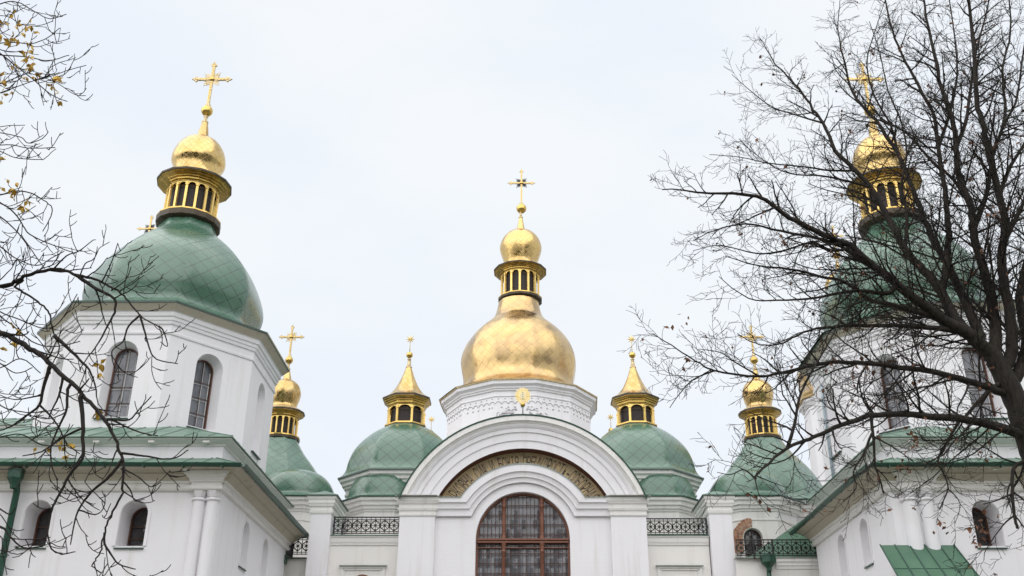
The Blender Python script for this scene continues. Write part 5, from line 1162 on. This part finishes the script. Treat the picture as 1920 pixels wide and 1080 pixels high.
def Quaternion_rot(v, axis, ang):
    return (Matrix.Rotation(ang, 3, axis) @ v).normalized()

# the big linden: trunk just inside the frame, spreading over the second tower
def linden_leaves(T, tips, rng):
    lv = MB()
    for p, d in tips:
        if rng.random() < .030: leaf_mesh(lv, p, d, rng.uniform(.05, .085), rng, M['leaf_brown'], rng.choice((1, 1, 2, 3)))
    for c in LINDEN_LEAF_SPOTS:
        for _ in range(7): leaf_mesh(lv, Vector(c) + Vector((rng.gauss(0, .05), rng.gauss(0, .05), rng.gauss(0, .07))), None, rng.uniform(.06, .10), rng, M['leaf_brown'])
    lv.build('leaves', T)
PL = dict(levels=3, tip=.24, pw=.62, step=(.165, .130, .088), start=(1.2, .5, .5), len=(1.55, .68, .24), taper=.45, ang=(25, 60), segs=(7, 5, 3), up=(.06, .05, .04), wob=(.12, .16, .20), rad=(.019, .0078, .0046), rmin=.0036, flat=True)
tree('linden_tree', [(a * .80, b, p) for a, b, p in LINDEN_LIMBS], [((.36, .26), [(8.6, 14.0, -.1), (8.2, 14.0, 1.6), (7.75, 14.0, 3.4), LINDEN_TRUNK[0]])] + [((.26, .09), LINDEN_TRUNK + [tuple(LINDEN_LIMBS[0][2][1]), tuple(LINDEN_LIMBS[0][2][2])])], M['bark'], PL, 11,
     'large bare linden with dense fine twigs, spreading in front of a green-domed tower', linden_leaves)
# the chestnut: trunk outside the frame, long drooping limbs with upturned tips
def chestnut_leaves(T, tips, rng):
    lv = MB()
    for c in CHESTNUT_LEAF_SPOTS:
        c = Vector(c)
        for _ in range(2):
            p = c + Vector((rng.gauss(0, .05), rng.gauss(0, .08), rng.gauss(0, .04)))
            leaf_mesh(lv, p, None, rng.uniform(.055, .10), rng, M['leaf_yellow'], rng.choice((2, 3, 4)))
    lv.build('leaves', T)
PC = dict(levels=3, tip=.42, pw=.7, step=(.25, .17, .14), start=(1.0, .6, .5), len=(.85, .42, .17), taper=.35, ang=(32, 70), segs=(7, 5, 4), up=(.16, .22, .26), wob=(.12, .13, .12), rad=(.0140, .0096, .0070), rmin=.0054, flat=True)
def chest_root(pts):
    """carry a limb back to the trunk that stands outside the frame"""
    p = Vector(pts[0]); t = Vector((-8.6, 9.8, max(2.6, min(9.0, p.z * .82))))
    if p.x < -5.3: return [tuple(t), tuple(t.lerp(p, .5) + Vector((0, 0, .12)))] + pts
    return pts
CH = [(r0 * .82, min(r1, .0052), chest_root(p)) for r0, r1, p in CHESTNUT_LIMBS]
tree('chestnut_tree', CH, [((.34, .16), [(-8.8, 9.8, -.1), (-8.7, 9.8, 2), (-8.6, 9.8, 5), (-8.55, 9.85, 7.5), (-8.5, 9.9, 10.5)])], M['bark2'], PC, 5,
     'bare chestnut with thick upturned twigs and scattered yellow leaves, before the drainpipe tower', chestnut_leaves)
# ------------------------------------------------------------------ unseen trees added behind the photographer so the gilding mirrors a dark band
rng = random.Random(21); tb = MB()
for i in range(46):
    a = radians(178 + 184 * i / 45 + rng.uniform(-2, 2)); R = rng.uniform(46, 62); x, y = R * 1.25 * cos(a), 8 + R * sin(a); h = rng.uniform(20, 29)
    tb.tube([(x, y, -.1), (x + .2, y, h * .35), (x, y, h * .8)], [.35, .25, .06], 8, M['bark2'])
    for k in range(420):
        u, v = rng.uniform(-1, 1), rng.uniform(0, 2 * pi); rr = sqrt(1 - u * u) * rng.random() ** .4
        p = Vector((x + rr * cos(v) * h * .30, y + rr * sin(v) * h * .30, h * .58 + u * h * .42)); n1 = Vector((rng.gauss(0, 1), rng.gauss(0, 1), rng.gauss(0, 1))).normalized(); s1 = n1.orthogonal().normalized() * rng.uniform(.5, 1.2); s2 = n1.cross(s1)
        tb.add([p - s1, p + s2, p + s1, p - s2], [(0, 1, 2, 3)], M['evergreen'])
tag(tb.build('reflection_woods'), None, None, kind='stuff')
